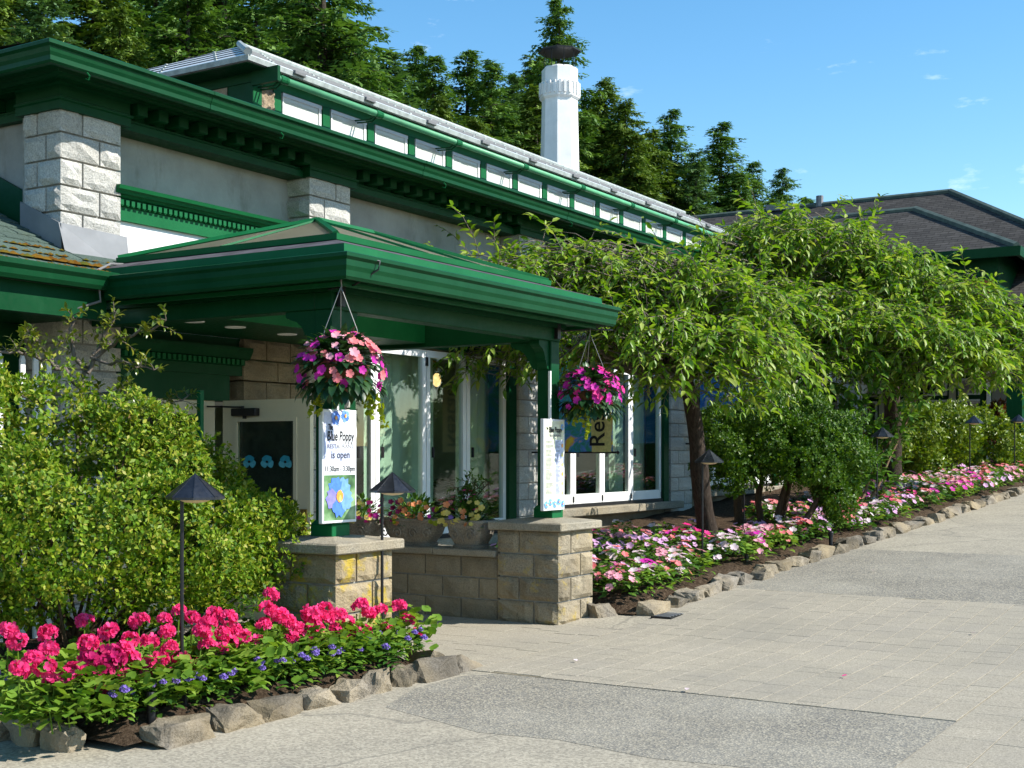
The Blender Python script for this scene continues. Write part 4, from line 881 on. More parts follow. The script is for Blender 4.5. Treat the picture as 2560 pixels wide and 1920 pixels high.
# ---------------------------------------------------------------- far buildings on the right
F_ = thing('gift_shop_building', 'large building with dark brown shingled hip roof behind cherry trees', 'building', (33, 12, gz(33)))
ed = 3.9
MB().add([(31, .4, ed), (40, 9.4, 9.35), (40, 24, 9.35), (31, 24, ed)], [(0, 1, 2, 3)]).add([(31, .4, ed), (49, .4, ed), (40, 9.4, 9.35)], [(0, 1, 2)]).add([(49, .4, ed), (49, 24, ed), (40, 24, 9.35), (40, 9.4, 9.35)], [(0, 1, 2, 3)]).build('main_roof', M['slate'], F_)
MB().tube([(40, 9.4, 9.37), (40, 24, 9.37)], .08, 6).build('ridge_cap', M['ridge'], F_); MB().tube([(31, .4, ed + .03), (40, 9.4, 9.37)], .09, 6).build('hip_cap', M['ridge'], F_)
MB().box(31.6, 48.5, 1.0, 23.5, 0, 3.85).build('wall', M['render'], F_)
MB().sweep([(0, ed - .2), (.12, ed - .2), (.14, ed + .02), (0, ed + .04)], [(31, 24), (31, .4), (49, .4)]).build('gutter', M['green'], F_)
z0, z1, xa, xr, ya, yb = 6.35, 7.98, 31.9, 34.9, 6.0, 20
MB().add([(xa, ya, z0), (xr, ya + 3.1, z1), (xr, yb, z1), (xa, yb, z0)], [(0, 1, 2, 3)]).add([(xa, ya, z0), (xr + 5, ya, z0), (xr, ya + 3.1, z1)], [(0, 1, 2)]).add([(xr, ya + 3.1, z1), (xr + 5, ya, z0), (xr + 5, yb, z0), (xr, yb, z1)], [(0, 1, 2, 3)]).build('upper_roof', M['slate'], F_)
MB().tube([(xr, ya + 3.1, z1 + .02), (xr, yb, z1 + .02)], .07, 6).tube([(xa, ya, z0 + .02), (xr, ya + 3.1, z1 + .02)], .09, 6).build('upper_ridge_cap', M['ridge'], F_)
MB().box(xa + .5, xr + 4, ya + .5, yb - .5, 3.9, z0).build('upper_wall', M['green'], F_); MB().sweep([(0, z0 - .22), (.1, z0 - .22), (.12, z0), (0, z0 + .02)], [(xa, yb), (xa, ya), (xr + 5, ya)]).build('upper_gutter', M['green'], F_)
MB().box(xa + .46, xa + .5, 6.6, 7.5, 4.6, 5.7).build('brick_panel', plain('orange_brick', (.40, .14, .05), .9, .1, 0, .3, 12), F_)
for y_ in (8.2, 9.6, 11.0, 12.4):
    wq = obj('upper_window', None, None, F_); MB().box(xa + .44, xa + .5, y_, y_ + .9, 4.7, 5.9).build('frame', M['white'], wq); MB().box(xa + .42, xa + .445, y_ + .08, y_ + .82, 4.8, 5.8).build('pane', M['dglass'], wq)
for x_, y_ in ((38.2, 10.6), (38.2, 18.2)): MB().box(x_ - .2, x_ + .3, y_, y_ + .6, 8.2, 8.42).build('roof_vent', M['dark'], F_)
MB().lathe([(.12, 9.3), (.12, 9.65)], 8, (40, 13.4, 0)).build('roof_stack', M['zinc'], F_); MB().box(39.8, 40.2, 14.2, 15.1, 9.3, 9.5).build('roof_box', M['zinc'], F_)
# shop front facing along the walk, set under the eave
zf = gz(31)
for k, y_ in enumerate((6.55, 7.35, 8.15, 9.0, 9.9, 10.8, 11.7)):
    MB().box(31.45, 31.6, y_ - .07, y_ + .07, zf, 3.7).build('post', M['green' if k % 2 == 0 else 'cream'], F_)
    wq = obj('shop_window', None, None, F_)
    MB().box(31.52, 31.58, y_ + .07, y_ + .72, zf + .5, 3.4).build('frame', M['green'], wq)
    for za, zb in ((zf + .6, zf + 1.55), (zf + 1.65, 3.3)):
        MB().box(31.48, 31.52, y_ + .12, y_ + .67, za, zb).box(31.47, 31.51, y_ + .12, y_ + .15, za, zb).build('sash', M['white'], wq); MB().box(31.465, 31.478, y_ + .17, y_ + .63, za + .05, zb - .05).build('pane', M['dglass'], wq); MB().box(31.478, 31.481, y_ + .17, y_ + .63, za + .05, zb - .05).build('blind', M['blind'], wq)
MB().box(30.9, 31.05, 6.45, 6.6, zf, 3.75).build('post', M['green'], F_); MB().box(30.86, 30.9, 6.36, 6.45, zf, 3.7).build('white_corner_board', M['white'], F_)
p = thing('porch_post', 'dark green porch post on stone base at right edge of photo', 'post', (27.9, 5.27, gz(28)))
MB().box(27.8, 28.05, 5.12, 5.42, gz(28) + .75, 4.2).build('shaft', M['green'], p); MB().box(27.7, 28.15, 5.02, 5.5, gz(28) - .1, gz(28) + .75, .02).build('pedestal', M['stone_d'], p)
cp = thing('porch_roof', 'dark green porch roof corner above the far shop front', 'roof', (29, 7, 4))
MB().sweep([(0, 3.5), (.0, 3.9), (.25, 3.95), (.3, 4.15), (.4, 4.3), (.4, 4.4), (-.6, 4.5), (-.6, 3.5)], [(28, 9.4), (27.7, 4.9), (31.5, 4.6)]).build('cornice', M['green'], cp)
MB().add([(27.4, 4.55, 4.42), (31.6, 4.3, 4.42), (31.6, 9.5, 5.3), (29.5, 9.5, 5.3)], [(0, 1, 2, 3)]).build('roof_sheet', M['slate'], cp)
hr = MB().tube([(27.5, 6.6, gz(27.5) + 1.05), (27.6, 8.4, gz(27.5) + 1.05)], .03, 8).tube([(27.5, 6.7, gz(27) - .1), (27.5, 6.7, gz(27) + 1.05)], .025, 8).tube([(27.6, 8.3, gz(27) - .1), (27.6, 8.3, gz(27) + 1.05)], .025, 8).build('handrail', M['dark'], None); tag(hr, 'black metal handrail in front of the far shop windows', 'handrail')
# white pickets by the left wing
pf = thing('picket_fence', 'white pointed pickets behind the hedge under the lower roof', 'fence', (6.5, 8.4, 0))
for x_ in (6.28, 6.48, 6.60, 6.72): MB().prism([(x_ - .022, 8.4, 0), (x_ + .022, 8.4, 0), (x_ + .022, 8.4, 2.26), (x_, 8.4, 2.32), (x_ - .022, 8.4, 2.26)], (0, .02, 0)).build('picket', M['white'], pf)
MB().box(6.2, 6.8, 8.421, 8.45, 1.4, 1.48).build('rail', M['white'], pf)
gp_ = MB().box(-.02, .02, -.02, .02, 0, 2.02, .004).build('garden_stake', M['green_b']); gp_.location = (7.06, 7.12, 0); tag(gp_, 'thin square green stake rising behind the hedge', 'stake')
# inside the dining room
def pendant(x, y, z, label, r_=.13):
    t_ = thing('pendant_lamp', label, 'lamp', (x, y, z), 'lamps inside the restaurant')
    MB().lathe([(.03, .12), (.05, .10), (r_, 0), (r_ * .8, -.02), (.0, -.03)], 16, (x, y, z)).build('shade', M['litglass'], t_, smooth=True); MB().tube([(x, y, z + .12), (x, y, 3.0)], .008, 6).build('rod', M['dark'], t_)
pendant(8.55, 9.6, 1.86, 'lit amber pendant lamp seen through the door glass'); pendant(12.0, 10.2, 1.98, 'lit amber pendant lamp above the diner in the window', .12)
t_ = thing('wall_lamp', 'lit glass wall lamp on curved bracket seen inside the window', 'lamp', (12.5, 9.05, 2.35))
lx = atY(1092, 950, 9.05)
MB().lathe([(.02, .08), (.04, .055), (.052, 0), (.042, -.055), (.015, -.08)], 14, lx).build('glass_shade', M['litglass'], t_, smooth=True); MB().tube([lx + Vector((0, 0, .1)), lx + Vector((0, 0, .17)), lx + Vector((-.03, 0, .22)), lx + Vector((-.09, 0, .23)), lx + Vector((-.13, 0, .19))], .012, 6).build('bracket', M['brass'], t_)

# ---------------------------------------------------------------- foliage tools
LEAF8 = (np.array([(0, 0, 0), (.34, .185, .05), (.34, -.185, .05), (.34, 0, -.01), (.72, .135, .0), (.72, -.135, .0), (.72, 0, -.06), (1, 0, -.2)]), [np.array([(0, 3, 1), (0, 2, 3), (4, 6, 7), (6, 5, 7)]), np.array([(1, 3, 6, 4), (3, 2, 5, 6)])])
LEAF2 = (np.array([(0, 0, 0), (.5, .27, .06), (.5, -.27, .06), (1, 0, .02)]), [np.array([(0, 2, 3), (0, 3, 1)])])
LEAFR = (np.array([(0, 0, 0)] + [(.5 + .5 * math.cos(a), .52 * math.sin(a), .10 * math.cos(3 * a) + .04) for a in np.arange(-2.75, 2.76, .78)] + [(.42, 0, -.05)]), [np.array([(9, i, i + 1) for i in range(0, 8)] + [(9, 8, 0)])])
PETR = (np.array([(0, 0, 0), (.45, .30, .10), (.45, -.30, .10), (.9, .32, .16), (.9, -.32, .16), (1.05, 0, .12), (.5, 0, .02)]), [np.array([(0, 6, 1), (0, 2, 6), (1, 6, 5), (1, 5, 3), (6, 2, 5), (2, 4, 5)])])
def unit(a): return a / np.maximum(np.linalg.norm(a, axis=-1, keepdims=True), 1e-9)
def cloud(P, D, U, S, tpl, wid=1.0):
    """one mesh of many leaves: base point, direction, rough normal, size"""
    V0, F0 = tpl; P = np.asarray(P, float); D = unit(np.asarray(D, float)); S = np.broadcast_to(np.asarray(S, float), (len(P),))
    W = unit(np.cross(np.asarray(U, float), D)); N = np.cross(D, W)
    V = P[:, None, :] + S[:, None, None] * (V0[None, :, 0, None] * D[:, None, :] + wid * V0[None, :, 1, None] * W[:, None, :] + V0[None, :, 2, None] * N[:, None, :])
    k = len(V0); off = (np.arange(len(P)) * k)
    return V.reshape(-1, 3), [(f[None] + off[:, None, None]).reshape(-1, f.shape[1]) for f in F0]
def joinc(parts):
    V = []; F = {}; b = 0
    for v, fs in parts:
        V.append(v)
        for f in fs: F.setdefault(f.shape[1], []).append(f + b)
        b += len(v)
    return np.concatenate(V), [np.concatenate(x) for x in F.values()]
def cmesh(name, parts): v, f = joinc(parts); return mesh_np(name, v, f)
def rdir(n): return unit(rng.normal(size=(n, 3)))
def noise3(P, s, seed=0.0): return np.array([mnoise.noise(Vector((p[0] * s + seed, p[1] * s, p[2] * s))) for p in P])

# ---------------------------------------------------------------- cherry trees
def bez(a, b, c, t_): return a * (1 - t_) ** 2 + b * 2 * t_ * (1 - t_) + c * t_ ** 2
def cherry(base, trunk_top, blobs, ntw, nl, label, seed, leaf=.155, trad=.15):
    rr = random.Random(seed); base = Vector(base); T = thing('cherry_tree', label, 'tree', base, 'weeping cherry trees in the bed'); o3 = np.array(base)
    tt = Vector(trunk_top); mb = MB(); pts = []; rad = []
    for i in range(9):
        f = i / 8; p = base.lerp(tt, f) + Vector((.06 * math.sin(f * 5 + seed), .05 * math.cos(f * 4), 0)); pts.append(p - Vector((0, 0, .15 if i == 0 else 0))); rad.append(trad * (1.25 - .45 * f + (.3 if i == 0 else 0)) * (1 + .06 * math.sin(i * 2.1)))
    mb.tube(pts, rad, 12); mb.build('trunk', M['bark'], T, smooth=True)
    lim = MB(); tw = MB(); LP = []; LD = []; LU = []; vol = [b[3] * b[4] * b[5] for b in blobs]; starts = []
    for i in range(ntw):
        b = rr.choices(blobs, vol)[0]; u = Vector((rr.gauss(0, 1), rr.gauss(0, 1), rr.gauss(.25, 1))).normalized() * rr.random() ** .3
        starts.append(Vector((b[0] + u.x * b[3], b[1] + u.y * b[4], b[2] + u.z * b[5])))
    for i in range(nl):
        end = starts[i]; peak = tt.lerp(end, .5); peak.z = max(tt.z + .1, end.z - rr.uniform(.02, .2)); end = end - Vector((0, 0, .12))
        P_ = [bez(tt, peak, end, k / 10) + Vector((rr.gauss(0, .035), rr.gauss(0, .035), rr.gauss(0, .03))) * (1 if k else 0) for k in range(11)]
        lim.tube(P_, [trad * (.45 if i < 7 else .22) * (1 - k / 10) ** .8 + .009 for k in range(11)], 6)
    for st in starts:
        out = st - tt; out.z = 0; out = out.normalized() if out.length > .1 else Vector((1, 0, 0)); a = rr.gauss(0, .9)
        dr = Vector((out.x * math.cos(a) - out.y * math.sin(a), out.x * math.sin(a) + out.y * math.cos(a), rr.uniform(-.1, .45))).normalized(); L = rr.uniform(.40, .85); up_ = rr.random() < .10
        if up_: dr = (dr * .6 + Vector((0, 0, .9))).normalized(); L *= 1.1
        Q = [st - dr * .15]; n = 8
        for q in range(n):
            dr = (dr + Vector((rr.gauss(0, .12), rr.gauss(0, .12), (-.09 if not up_ else -.03) - .022 * q))).normalized(); Q.append(Q[-1] + dr * L / n)
        tw.tube([Q[0] - Vector((out.x * .25, out.y * .25, .05)), Q[0], Q[3], Q[6], Q[8]], [.007, .006, .005, .004, .002], 4, False)
        dens = rr.choice((.35, .8, .95, 1, 1, 1))
        for q in range(1, n + 1):
            for sgn in (-1, 1):
                if rr.random() > dens: continue
                t_ = (Q[q] - Q[q - 1]).normalized(); sd_ = t_.cross(Vector((0, 0, 1))); sd_ = sd_.normalized() if sd_.length > .1 else Vector((1, 0, 0))
                LP.append(Q[q]); LD.append(t_ * .8 + sd_ * sgn * rr.uniform(.4, 1.0) + Vector((rr.gauss(0, .25), rr.gauss(0, .25), -.12 + rr.gauss(0, .3)))); LU.append(Vector((rr.gauss(0, .35), rr.gauss(0, .35), 1)) + sd_ * sgn * .2)
    lim.build('limbs', M['twig'], T, smooth=True); o = tw.build('twigs', M['twig'], T); o['kind'] = 'stuff'
    LP, LD, LU = np.array(LP), np.array(LD), np.array(LU); S = leaf * rng.uniform(.6, 1.25, len(LP))
    # leaves nearest the walk stand as parts of their own
    key = LP @ np.array((math.cos(TH), math.sin(TH), 0)) - .15 * LP[:, 2] + rng.normal(0, .35, len(LP)); order = np.argsort(key); near, rest_ = order[:290], order[290:]
    o = obj('crown', cmesh('crown', [cloud(LP[rest_] - o3, LD[rest_], LU[rest_], S[rest_], LEAF8)]), M['leaf_cherry'], T); o['kind'] = 'stuff'
    lm = bpy.data.meshes.get('cherry_leaf_mesh') or cmesh('cherry_leaf_mesh', [cloud(np.zeros((1, 3)), [(1, 0, 0)], [(0, 0, 1)], [1.0], LEAF8)])
    for i in near:
        D = Vector(LD[i]).normalized(); W = Vector(LU[i]).cross(D).normalized(); N = D.cross(W); s_ = S[i]; p = LP[i] - o3
        q = obj('leaf', lm, M['leaf_obj'], T); q.matrix_local = Matrix(((D.x * s_, W.x * s_, N.x * s_, p[0]), (D.y * s_, W.y * s_, N.y * s_, p[1]), (D.z * s_, W.z * s_, N.z * s_, p[2]), (0, 0, 0, 1)))
    return T
t = NT('cherry_leaf_single'); k = t.ramp(t.objrand(), [(0, (.085, .195, .010)), (.35, (.16, .30, .016)), (.7, (.25, .38, .03)), (1, (.41, .47, .11))]); t.base(k).set(.40, .38)
tr = t.new('BsdfTranslucent'); mx = t.new('MixShader'); mx.inputs[0].default_value = .34; t.ln(t.mix(1.0, k, (1.25, 1.3, .55), 'MULTIPLY'), tr.inputs[0]); t.ln(t.b.outputs[0], mx.inputs[1]); t.ln(tr.outputs[0], mx.inputs[2]); t.ln(mx.outputs[0], t.o.inputs[0]); M['leaf_obj'] = t.m
def crown(spec):
    out = []
    for px, py, s_, w_, h_ in spec: p = atS(px, py, s_); out.append((p.x, p.y, p.z, w_, w_ * .85, h_))
    return out
cherry((15.05, 6.35, gz(15)), (14.2, 6.45, 2.45), crown([(1260, 700, 15.0, .75, .36), (1400, 690, 15.3, .85, .48), (1560, 690, 15.4, .95, .42), (1700, 720, 15.5, .95, .42), (1820, 780, 15.4, .80, .44), (1320, 820, 15.2, .62, .34), (1480, 830, 15.0, .85, .40), (1640, 840, 14.8, .90, .42), (1790, 870, 14.8, .70, .38), (1225, 880, 15.4, .42, .28), (1180, 760, 15.2, .4, .3), (1900, 880, 15.2, .55, .34), (1700, 940, 14.7, .6, .2), (1830, 960, 14.9, .5, .2)]), 1300, 46, 'weeping cherry tree with leaning dark trunk beside the porch', 3, .125, .105)
cherry((22.9, 6.3, gz(22.9)), (22.2, 6.3, 3.2), crown([(1850, 640, 20.5, .85, .45), (1960, 590, 20.8, .95, .42), (2080, 640, 21, 1.0, .62), (2220, 690, 21, 1.0, .55), (2360, 745, 21, 1.0, .46), (2480, 805, 21, .85, .42), (1880, 740, 20.2, .95, .50), (2020, 790, 20, 1.05, .55), (2180, 820, 20, 1.1, .52), (2330, 860, 20, 1.0, .46), (2460, 900, 20.2, .80, .42), (2560, 860, 21, .9, .42), (2060, 900, 19.8, .8, .38), (2250, 930, 19.8, .7, .32), (1960, 880, 19.6, .7, .4)]), 2000, 60, 'larger weeping cherry tree in front of the dark shingled roof', 5, .145, .15)

# ---------------------------------------------------------------- shrubs
def blob_pts(blobs, n, shell=(.82, 1.03), seed=0):
    w_ = np.array([b[3] * b[4] + b[4] * b[5] + b[3] * b[5] for b in blobs]); pk = rng.choice(len(blobs), n, p=w_ / w_.sum()); d = rdir(n); Bm = np.array(blobs, float)
    rr_ = rng.uniform(shell[0] ** 3, shell[1] ** 3, n) ** (1 / 3); P = Bm[pk, :3] + d * Bm[pk, 3:6] * rr_[:, None]; N = unit(d / Bm[pk, 3:6])
    P = P + N * (noise3(P, 2.8, seed) * .30 + noise3(P, 6.5, seed) * .15)[:, None]; keep = np.ones(n, bool)
    for i in range(len(blobs)):
        q = np.linalg.norm((P - Bm[i, :3]) / Bm[i, 3:6], axis=1); keep &= ~((q < .80) & (pk != i))
    return P[keep], N[keep]
def rosettes(P, N, per, size, spread=.75, tpl=LEAF2, wid=1.0):
    n = len(P); P2 = np.repeat(P, per, 0); N2 = np.repeat(N, per, 0); D = unit(N2 * .55 + rdir(n * per) * spread * 1.25 + np.array((0, 0, .2))); U = unit(N2 + rdir(n * per) * .35); return cloud(P2 + D * size * .15, D, U, size * rng.uniform(.6, 1.25, n * per), tpl, wid)
def shrub(name, label, cat, base, blobs, n, per, size, m, stems=8, spread=.75, stem_r=.02, zcut=-9, tpl=LEAF2, wid=1.0, seed=0, group=None, holes=.0):
    T = thing(name, label, cat, base, group); o3 = np.array(base); P, N = blob_pts(blobs, n, seed=seed)
    if holes: g = noise3(P, 2.1, seed + 5) > -holes; P, N = P[g], N[g]
    P = P[P[:, 2] > zcut] if zcut > -9 else P; N = N[:len(P)] if zcut <= -9 else unit(P - np.array([np.array(blobs)[:, :3].mean(0)] * len(P)))
    Pi, Ni = blob_pts(blobs, n // 2, (.45, .82), seed + 1); Pi, Ni = Pi[Pi[:, 2] > max(zcut, base[2] + .3)], Ni[Pi[:, 2] > max(zcut, base[2] + .3)]
    o = obj('foliage', cmesh('foliage', [rosettes(P - o3, N, per, size, spread, tpl, wid), rosettes(Pi - o3, Ni, max(2, per // 2), size * 1.1, .9, LEAF2)]), m, T); o['kind'] = 'stuff'
    for k in range(stems):
        b_ = random.choice(blobs); a = random.random() * 6.28; s0 = Vector(base) + Vector((random.gauss(0, .22), random.gauss(0, .15), -.05)); e_ = Vector(b_[:3]) + Vector((random.gauss(0, .4) * b_[3], random.gauss(0, .4) * b_[4], random.uniform(-.2, .5) * b_[5]))
        mid = s0.lerp(e_, .5) + Vector((random.gauss(0, .12), random.gauss(0, .1), random.gauss(0, .05))); MB().tube([bez(s0, mid, e_, q / 7) for q in range(8)], [stem_r * (1 - .09 * q) for q in range(8)], 6, False).build('stem', M['stem'], T, smooth=True)
    return T
# big azalea hedge on the left
hb = []
for px, py, s_, r_ in ((-60, 1120, 8.3, .62), (60, 1100, 8.5, .60), (170, 1140, 8.5, .52), (300, 1190, 8.6, .48), (420, 1200, 8.8, .46), (520, 1270, 9.0, .40), (610, 1310, 9.3, .36), (690, 1375, 9.75, .28), (-20, 1330, 8.0, .52), (110, 1330, 8.0, .50), (240, 1340, 8.15, .48), (360, 1350, 8.3, .46), (480, 1380, 8.6, .40), (580, 1400, 9.0, .34), (650, 1430, 9.4, .26), (40, 1450, 7.9, .33), (190, 1430, 8.0, .33), (330, 1450, 8.2, .30), (450, 1450, 8.6, .28)):
    p = atS(px, py, s_); hb.append((p.x, p.y, max(p.z, .4), r_, r_ * .9, r_ * .8))
shrub('azalea_hedge', 'large sunlit yellow-green azalea hedge behind the pink geraniums', 'hedge', (5.9, 6.9, .1), hb, 24000, 6, .038, M['leaf_hedge'], 46, .8, .016, holes=.33)
# camellia rising behind it
def branchy(name, label, cat, base, limbs, m, leaf, nper, sm, lr=.02, tpl=LEAF8, wid=1.3, twl=.22, seed=1, group=None):
    rr = random.Random(seed); T = thing(name, label, cat, base, group); o3 = np.array(base); LP, LD, LU = [], [], []; br = MB()
    for pts, r0 in limbs:
        P_ = [Vector(p) for p in pts]; Q = []
        for a, b in zip(P_[:-1], P_[1:]): Q += [a.lerp(b, k / 4) + Vector((rr.gauss(0, .012), rr.gauss(0, .012), rr.gauss(0, .012))) for k in range(4)]
        Q.append(P_[-1]); br.tube(Q, [r0 * (1 - .8 * i / len(Q)) + .002 for i in range(len(Q))], 6, False)
        for i in range(max(2, len(Q) // 3), len(Q)):
            for j in range(nper):
                d = Vector((rr.gauss(0, 1), rr.gauss(0, 1), rr.gauss(.45, .7))).normalized(); L = twl * rr.uniform(.4, 1.2); e_ = Q[i] + d * L; br.tube([Q[i], Q[i] + d * L * .5 + Vector((0, 0, .01)), e_], [.004, .003, .0015], 4, False)
                for k in range(7):
                    f = .3 + .7 * k / 6; a = k * 2.4; u = d.orthogonal().normalized(); w2 = d.cross(u); LP.append(Q[i].lerp(e_, f)); LD.append(d * .7 + (u * math.cos(a) + w2 * math.sin(a)) * .9 + Vector((0, 0, .1))); LU.append(Vector((rr.gauss(0, .3), rr.gauss(0, .3), 1)))
    br.build('branches', sm, T, smooth=True); LP, LD, LU = np.array(LP), np.array(LD), np.array(LU)
    o = obj('foliage', cmesh('foliage', [cloud(LP - o3, LD, LU, leaf * rng.uniform(.6, 1.2, len(LP)), tpl, wid)]), m, T); o['kind'] = 'stuff'; return T
q = lambda px, py, s_=9.2: atS(px, py, s_)
branchy('camellia_bush', 'loose camellia bush with glossy leaves rising above the hedge', 'bush', (6.05, 7.35, .1), [([q(200, 1250), q(196, 1040), q(212, 930)], .028), ([q(212, 930), q(260, 870), q(330, 840, 9.0), q(415, 800, 8.9)], .016), ([q(212, 930), q(175, 860), q(180, 790)], .016), ([q(205, 960), q(120, 900, 9.0), q(40, 880, 8.8), q(-40, 890, 8.7)], .015), ([q(240, 890), q(265, 820), q(290, 780)], .012), ([q(198, 1010), q(270, 980, 9.0), q(330, 985, 8.9)], .012), ([q(160, 935), q(90, 850), q(60, 830)], .010), ([q(230, 900), q(320, 910, 9.0), q(385, 925, 8.9)], .010), ([q(330, 1060, 9.5), q(400, 1020, 9.5), q(470, 990, 9.6)], .010), ([q(150, 1010), q(60, 990, 8.9), q(0, 960, 8.8)], .010)], M['leaf_cam'], .056, 2, M['twig'], wid=1.25, twl=.13)
# right bed
def at_ground(px, py, off=.1):
    d = ray(px, py); k = 12.0
    for _ in range(80): k += ((EYE + d[2] * k) - (gz(d[0] * k) + off)) / max(.02, -d[2] + .06 * d[0]) * .6
    return Vector((d[0] * k, d[1] * k, gz(d[0] * k) + off))
bb = []
for px, py, s_, r_ in ((1850, 1075, 17.0, .46), (1950, 1060, 17.2, .48), (2040, 1090, 17.0, .45), (1810, 1130, 16.6, .36), (2090, 1150, 16.7, .36), (1930, 1130, 16.6, .40), (2020, 1150, 16.4, .38), (2095, 1215, 16.6, .26), (1850, 1170, 16.5, .26), (2075, 1260, 16.6, .20)):
    p = atS(px, py, s_); bb.append((p.x, p.y, p.z, r_ * 1.15, r_ * 1.1, r_ * .9))
T = shrub('boxwood_shrub', 'dark green clipped shrub with bare twisting trunks beside the cherry trunk', 'shrub', (16.9, 6.2, gz(16.9) + .08), bb, 14000, 6, .046, M['leaf_box'], 0, .85, holes=.45)
for px0, px1, py1, s_ in ((1905, 1870, 1130, 17.2), (1915, 1930, 1120, 17.3), (1945, 2000, 1130, 17.0), (1960, 2060, 1150, 16.9), (1975, 2090, 1190, 16.6), (1925, 1985, 1120, 17.3), (1860, 1835, 1130, 17.4), (1840, 1850, 1110, 17.5)):
    a_, b_ = atS(px0, 1315, s_ - .2), atS(px1, py1, s_); a_.z = gz(a_.x) + .04; m_ = a_.lerp(b_, .45) + Vector((random.gauss(0, .16), random.gauss(0, .1), -.06))
    MB().tube([bez(a_, m_, b_, k / 8) + Vector((random.gauss(0, .012), random.gauss(0, .012), 0)) for k in range(9)], [.055 - .0045 * k for k in range(9)], 8, False).build('trunk', M['stem'], T, smooth=True)
ll = []
for px0, py0, px1, py1, px2, py2 in ((2125, 1290, 2110, 1150, 2090, 1000), (2130, 1290, 2160, 1130, 2150, 960), (2135, 1290, 2190, 1160, 2240, 1080), (2120, 1290, 2090, 1190, 2060, 1080), (2128, 1290, 2130, 1100, 2190, 930), (2150, 1290, 2210, 1190, 2290, 1000), (2126, 1290, 2115, 1080, 2030, 960)):
    a_ = atS(px0, py0, 19.0); a_.z = gz(a_.x) + .05; ll.append(([a_, atS(px1, py1, 19.2), atS(px2, py2, 19.4)], .026))
branchy('lilac_shrub', 'upright leafy shrub with bare tan stems behind the path lamp', 'shrub', (19.2, 5.9, gz(19.2) + .08), ll, M['leaf_loose'], .16, 4, barkm('tan_stem', (.16, .10, .06), (.36, .25, .15)), wid=1.35, twl=.42, seed=4)
b2 = [];
for px, py, s_, r_ in ((2280, 1100, 24.5, .66), (2360, 1085, 25, .66), (2300, 1165, 24.4, .54), (2230, 1120, 24.2, .54)): p = atS(px, py, s_); b2.append((p.x, p.y, p.z, r_, r_, r_ * .85))
shrub('golden_shrub', 'broad yellow-green shrub between the upright shrub and round shrub', 'shrub', (24.4, 6.7, gz(24.4) + .1), b2, 4200, 6, .075, M['leaf_box2'], 9, .85, holes=.35)
b3 = []
for px, py, s_, r_ in ((2440, 1090, 26, .62), (2470, 1125, 25.8, .60), (2400, 1125, 25.6, .50), (2500, 1160, 25.6, .42), (2420, 1165, 25.4, .42)): p = atS(px, py, s_); b3.append((p.x, p.y, p.z, r_, r_, r_ * .85))
shrub('round_shrub', 'dense round yellow-green shrub behind the fifth path lamp', 'shrub', (26.9, 6.0, gz(26.9) + .1), b3, 4400, 6, .075, M['leaf_box2'], 9, .85, seed=3, holes=.3)
b4 = [];
for px, py, s_, r_ in ((2515, 1050, 28, .42), (2530, 1080, 28, .38), (2500, 1090, 28, .32)): p = atS(px, py, s_); b4.append((p.x, p.y, p.z, r_, r_, r_))
shrub('red_leaf_shrub', 'small red-leaved shrub beside the green porch post', 'shrub', (29.2, 5.9, gz(29)), b4, 900, 5, .09, M['leaf_red'], 5)
# fern by the left pier
def fern(base, label, n=13, L=.62, m=None, seed=2, cat='fern', name='fern'):
    T = thing(name, label, cat, base); rr = random.Random(seed); fp = []
    for i in range(n):
        a = 2 * math.pi * i / n + rr.gauss(0, .2); el = rr.uniform(.5, 1.1); P_ = []; LL = L * rr.uniform(.7, 1.1)
        d = Vector((math.cos(a) * math.cos(el), math.sin(a) * math.cos(el), math.sin(el))); p = Vector((0, 0, 0))
        for k in range(13): P_.append(p.copy()); p = p + d * LL / 12; d = (d + Vector((0, 0, -.11))).normalized()
        pp, dd, uu, ss = [], [], [], []
        for k in range(2, 13):
            tg = (P_[k] - P_[k - 1]).normalized(); sdv = tg.cross(Vector((0, 0, 1))).normalized()
            for sg in (-1, 1): pp.append(P_[k]); dd.append(sdv * sg + tg * .45); uu.append((0, 0, 1)); ss.append(.125 * math.sin(math.pi * min(1, .18 + .8 * (1 - (k - 2) / 11))) * LL / .6 + .012)
        me = cmesh('frond', [cloud(pp, dd, uu, ss, LEAF2, .55)]); obj('frond', me, m or M['fern'], T)
fern(tuple(at_ground(600, 1545, .1)), 'dark green fern in front of left stone pier', 15, .60)
fern((6.95, 5.62, .1), 'small fern at the foot of left stone pier', 10, .42, seed=8)
fern(tuple(atY(1082, 1290, 9.4)), 'palm plant seen inside the window behind the planters', 11, .95, M['palm'], 5, 'plant', 'indoor_palm')
fern(tuple(atY(1615, 1262, 9.2)), 'broad-leaved house plant inside the right-hand window', 7, .6, M['palm'], 6, 'plant', 'indoor_plant')

# ---------------------------------------------------------------- flowers
def blossom(name, m, r_=.5, n=5, cup=.12):
    parts = []
    for i in range(n):
        a = 2 * math.pi * i / n; parts.append(cloud([(0, 0, 0)], [(math.cos(a), math.sin(a), cup)], [(0, 0, 1)], [r_], PETR, 1.25))
    me = cmesh(name, parts); me.materials.append(m); return me
def ball(name, m, n, r_, ps, seed):
    r2 = np.random.default_rng(seed); d = unit(r2.normal(size=(n, 3))); d[:, 2] = np.abs(d[:, 2]) * 1.0 - .35; d = unit(d); parts = []
    P = d * r_ * np.array((1, 1, .82)) * r2.uniform(.75, 1.0, (n, 1)); ax = unit(np.cross(d, r2.normal(size=(n, 3))))
    for k in range(4):
        an = k * 1.57; D = ax * math.cos(an) + np.cross(d, ax) * math.sin(an) + d * .45; parts.append(cloud(P, D, d, ps * r2.uniform(.8, 1.2, n), PETR, 1.2))
    me = cmesh(name, parts); me.materials.append(m); return me
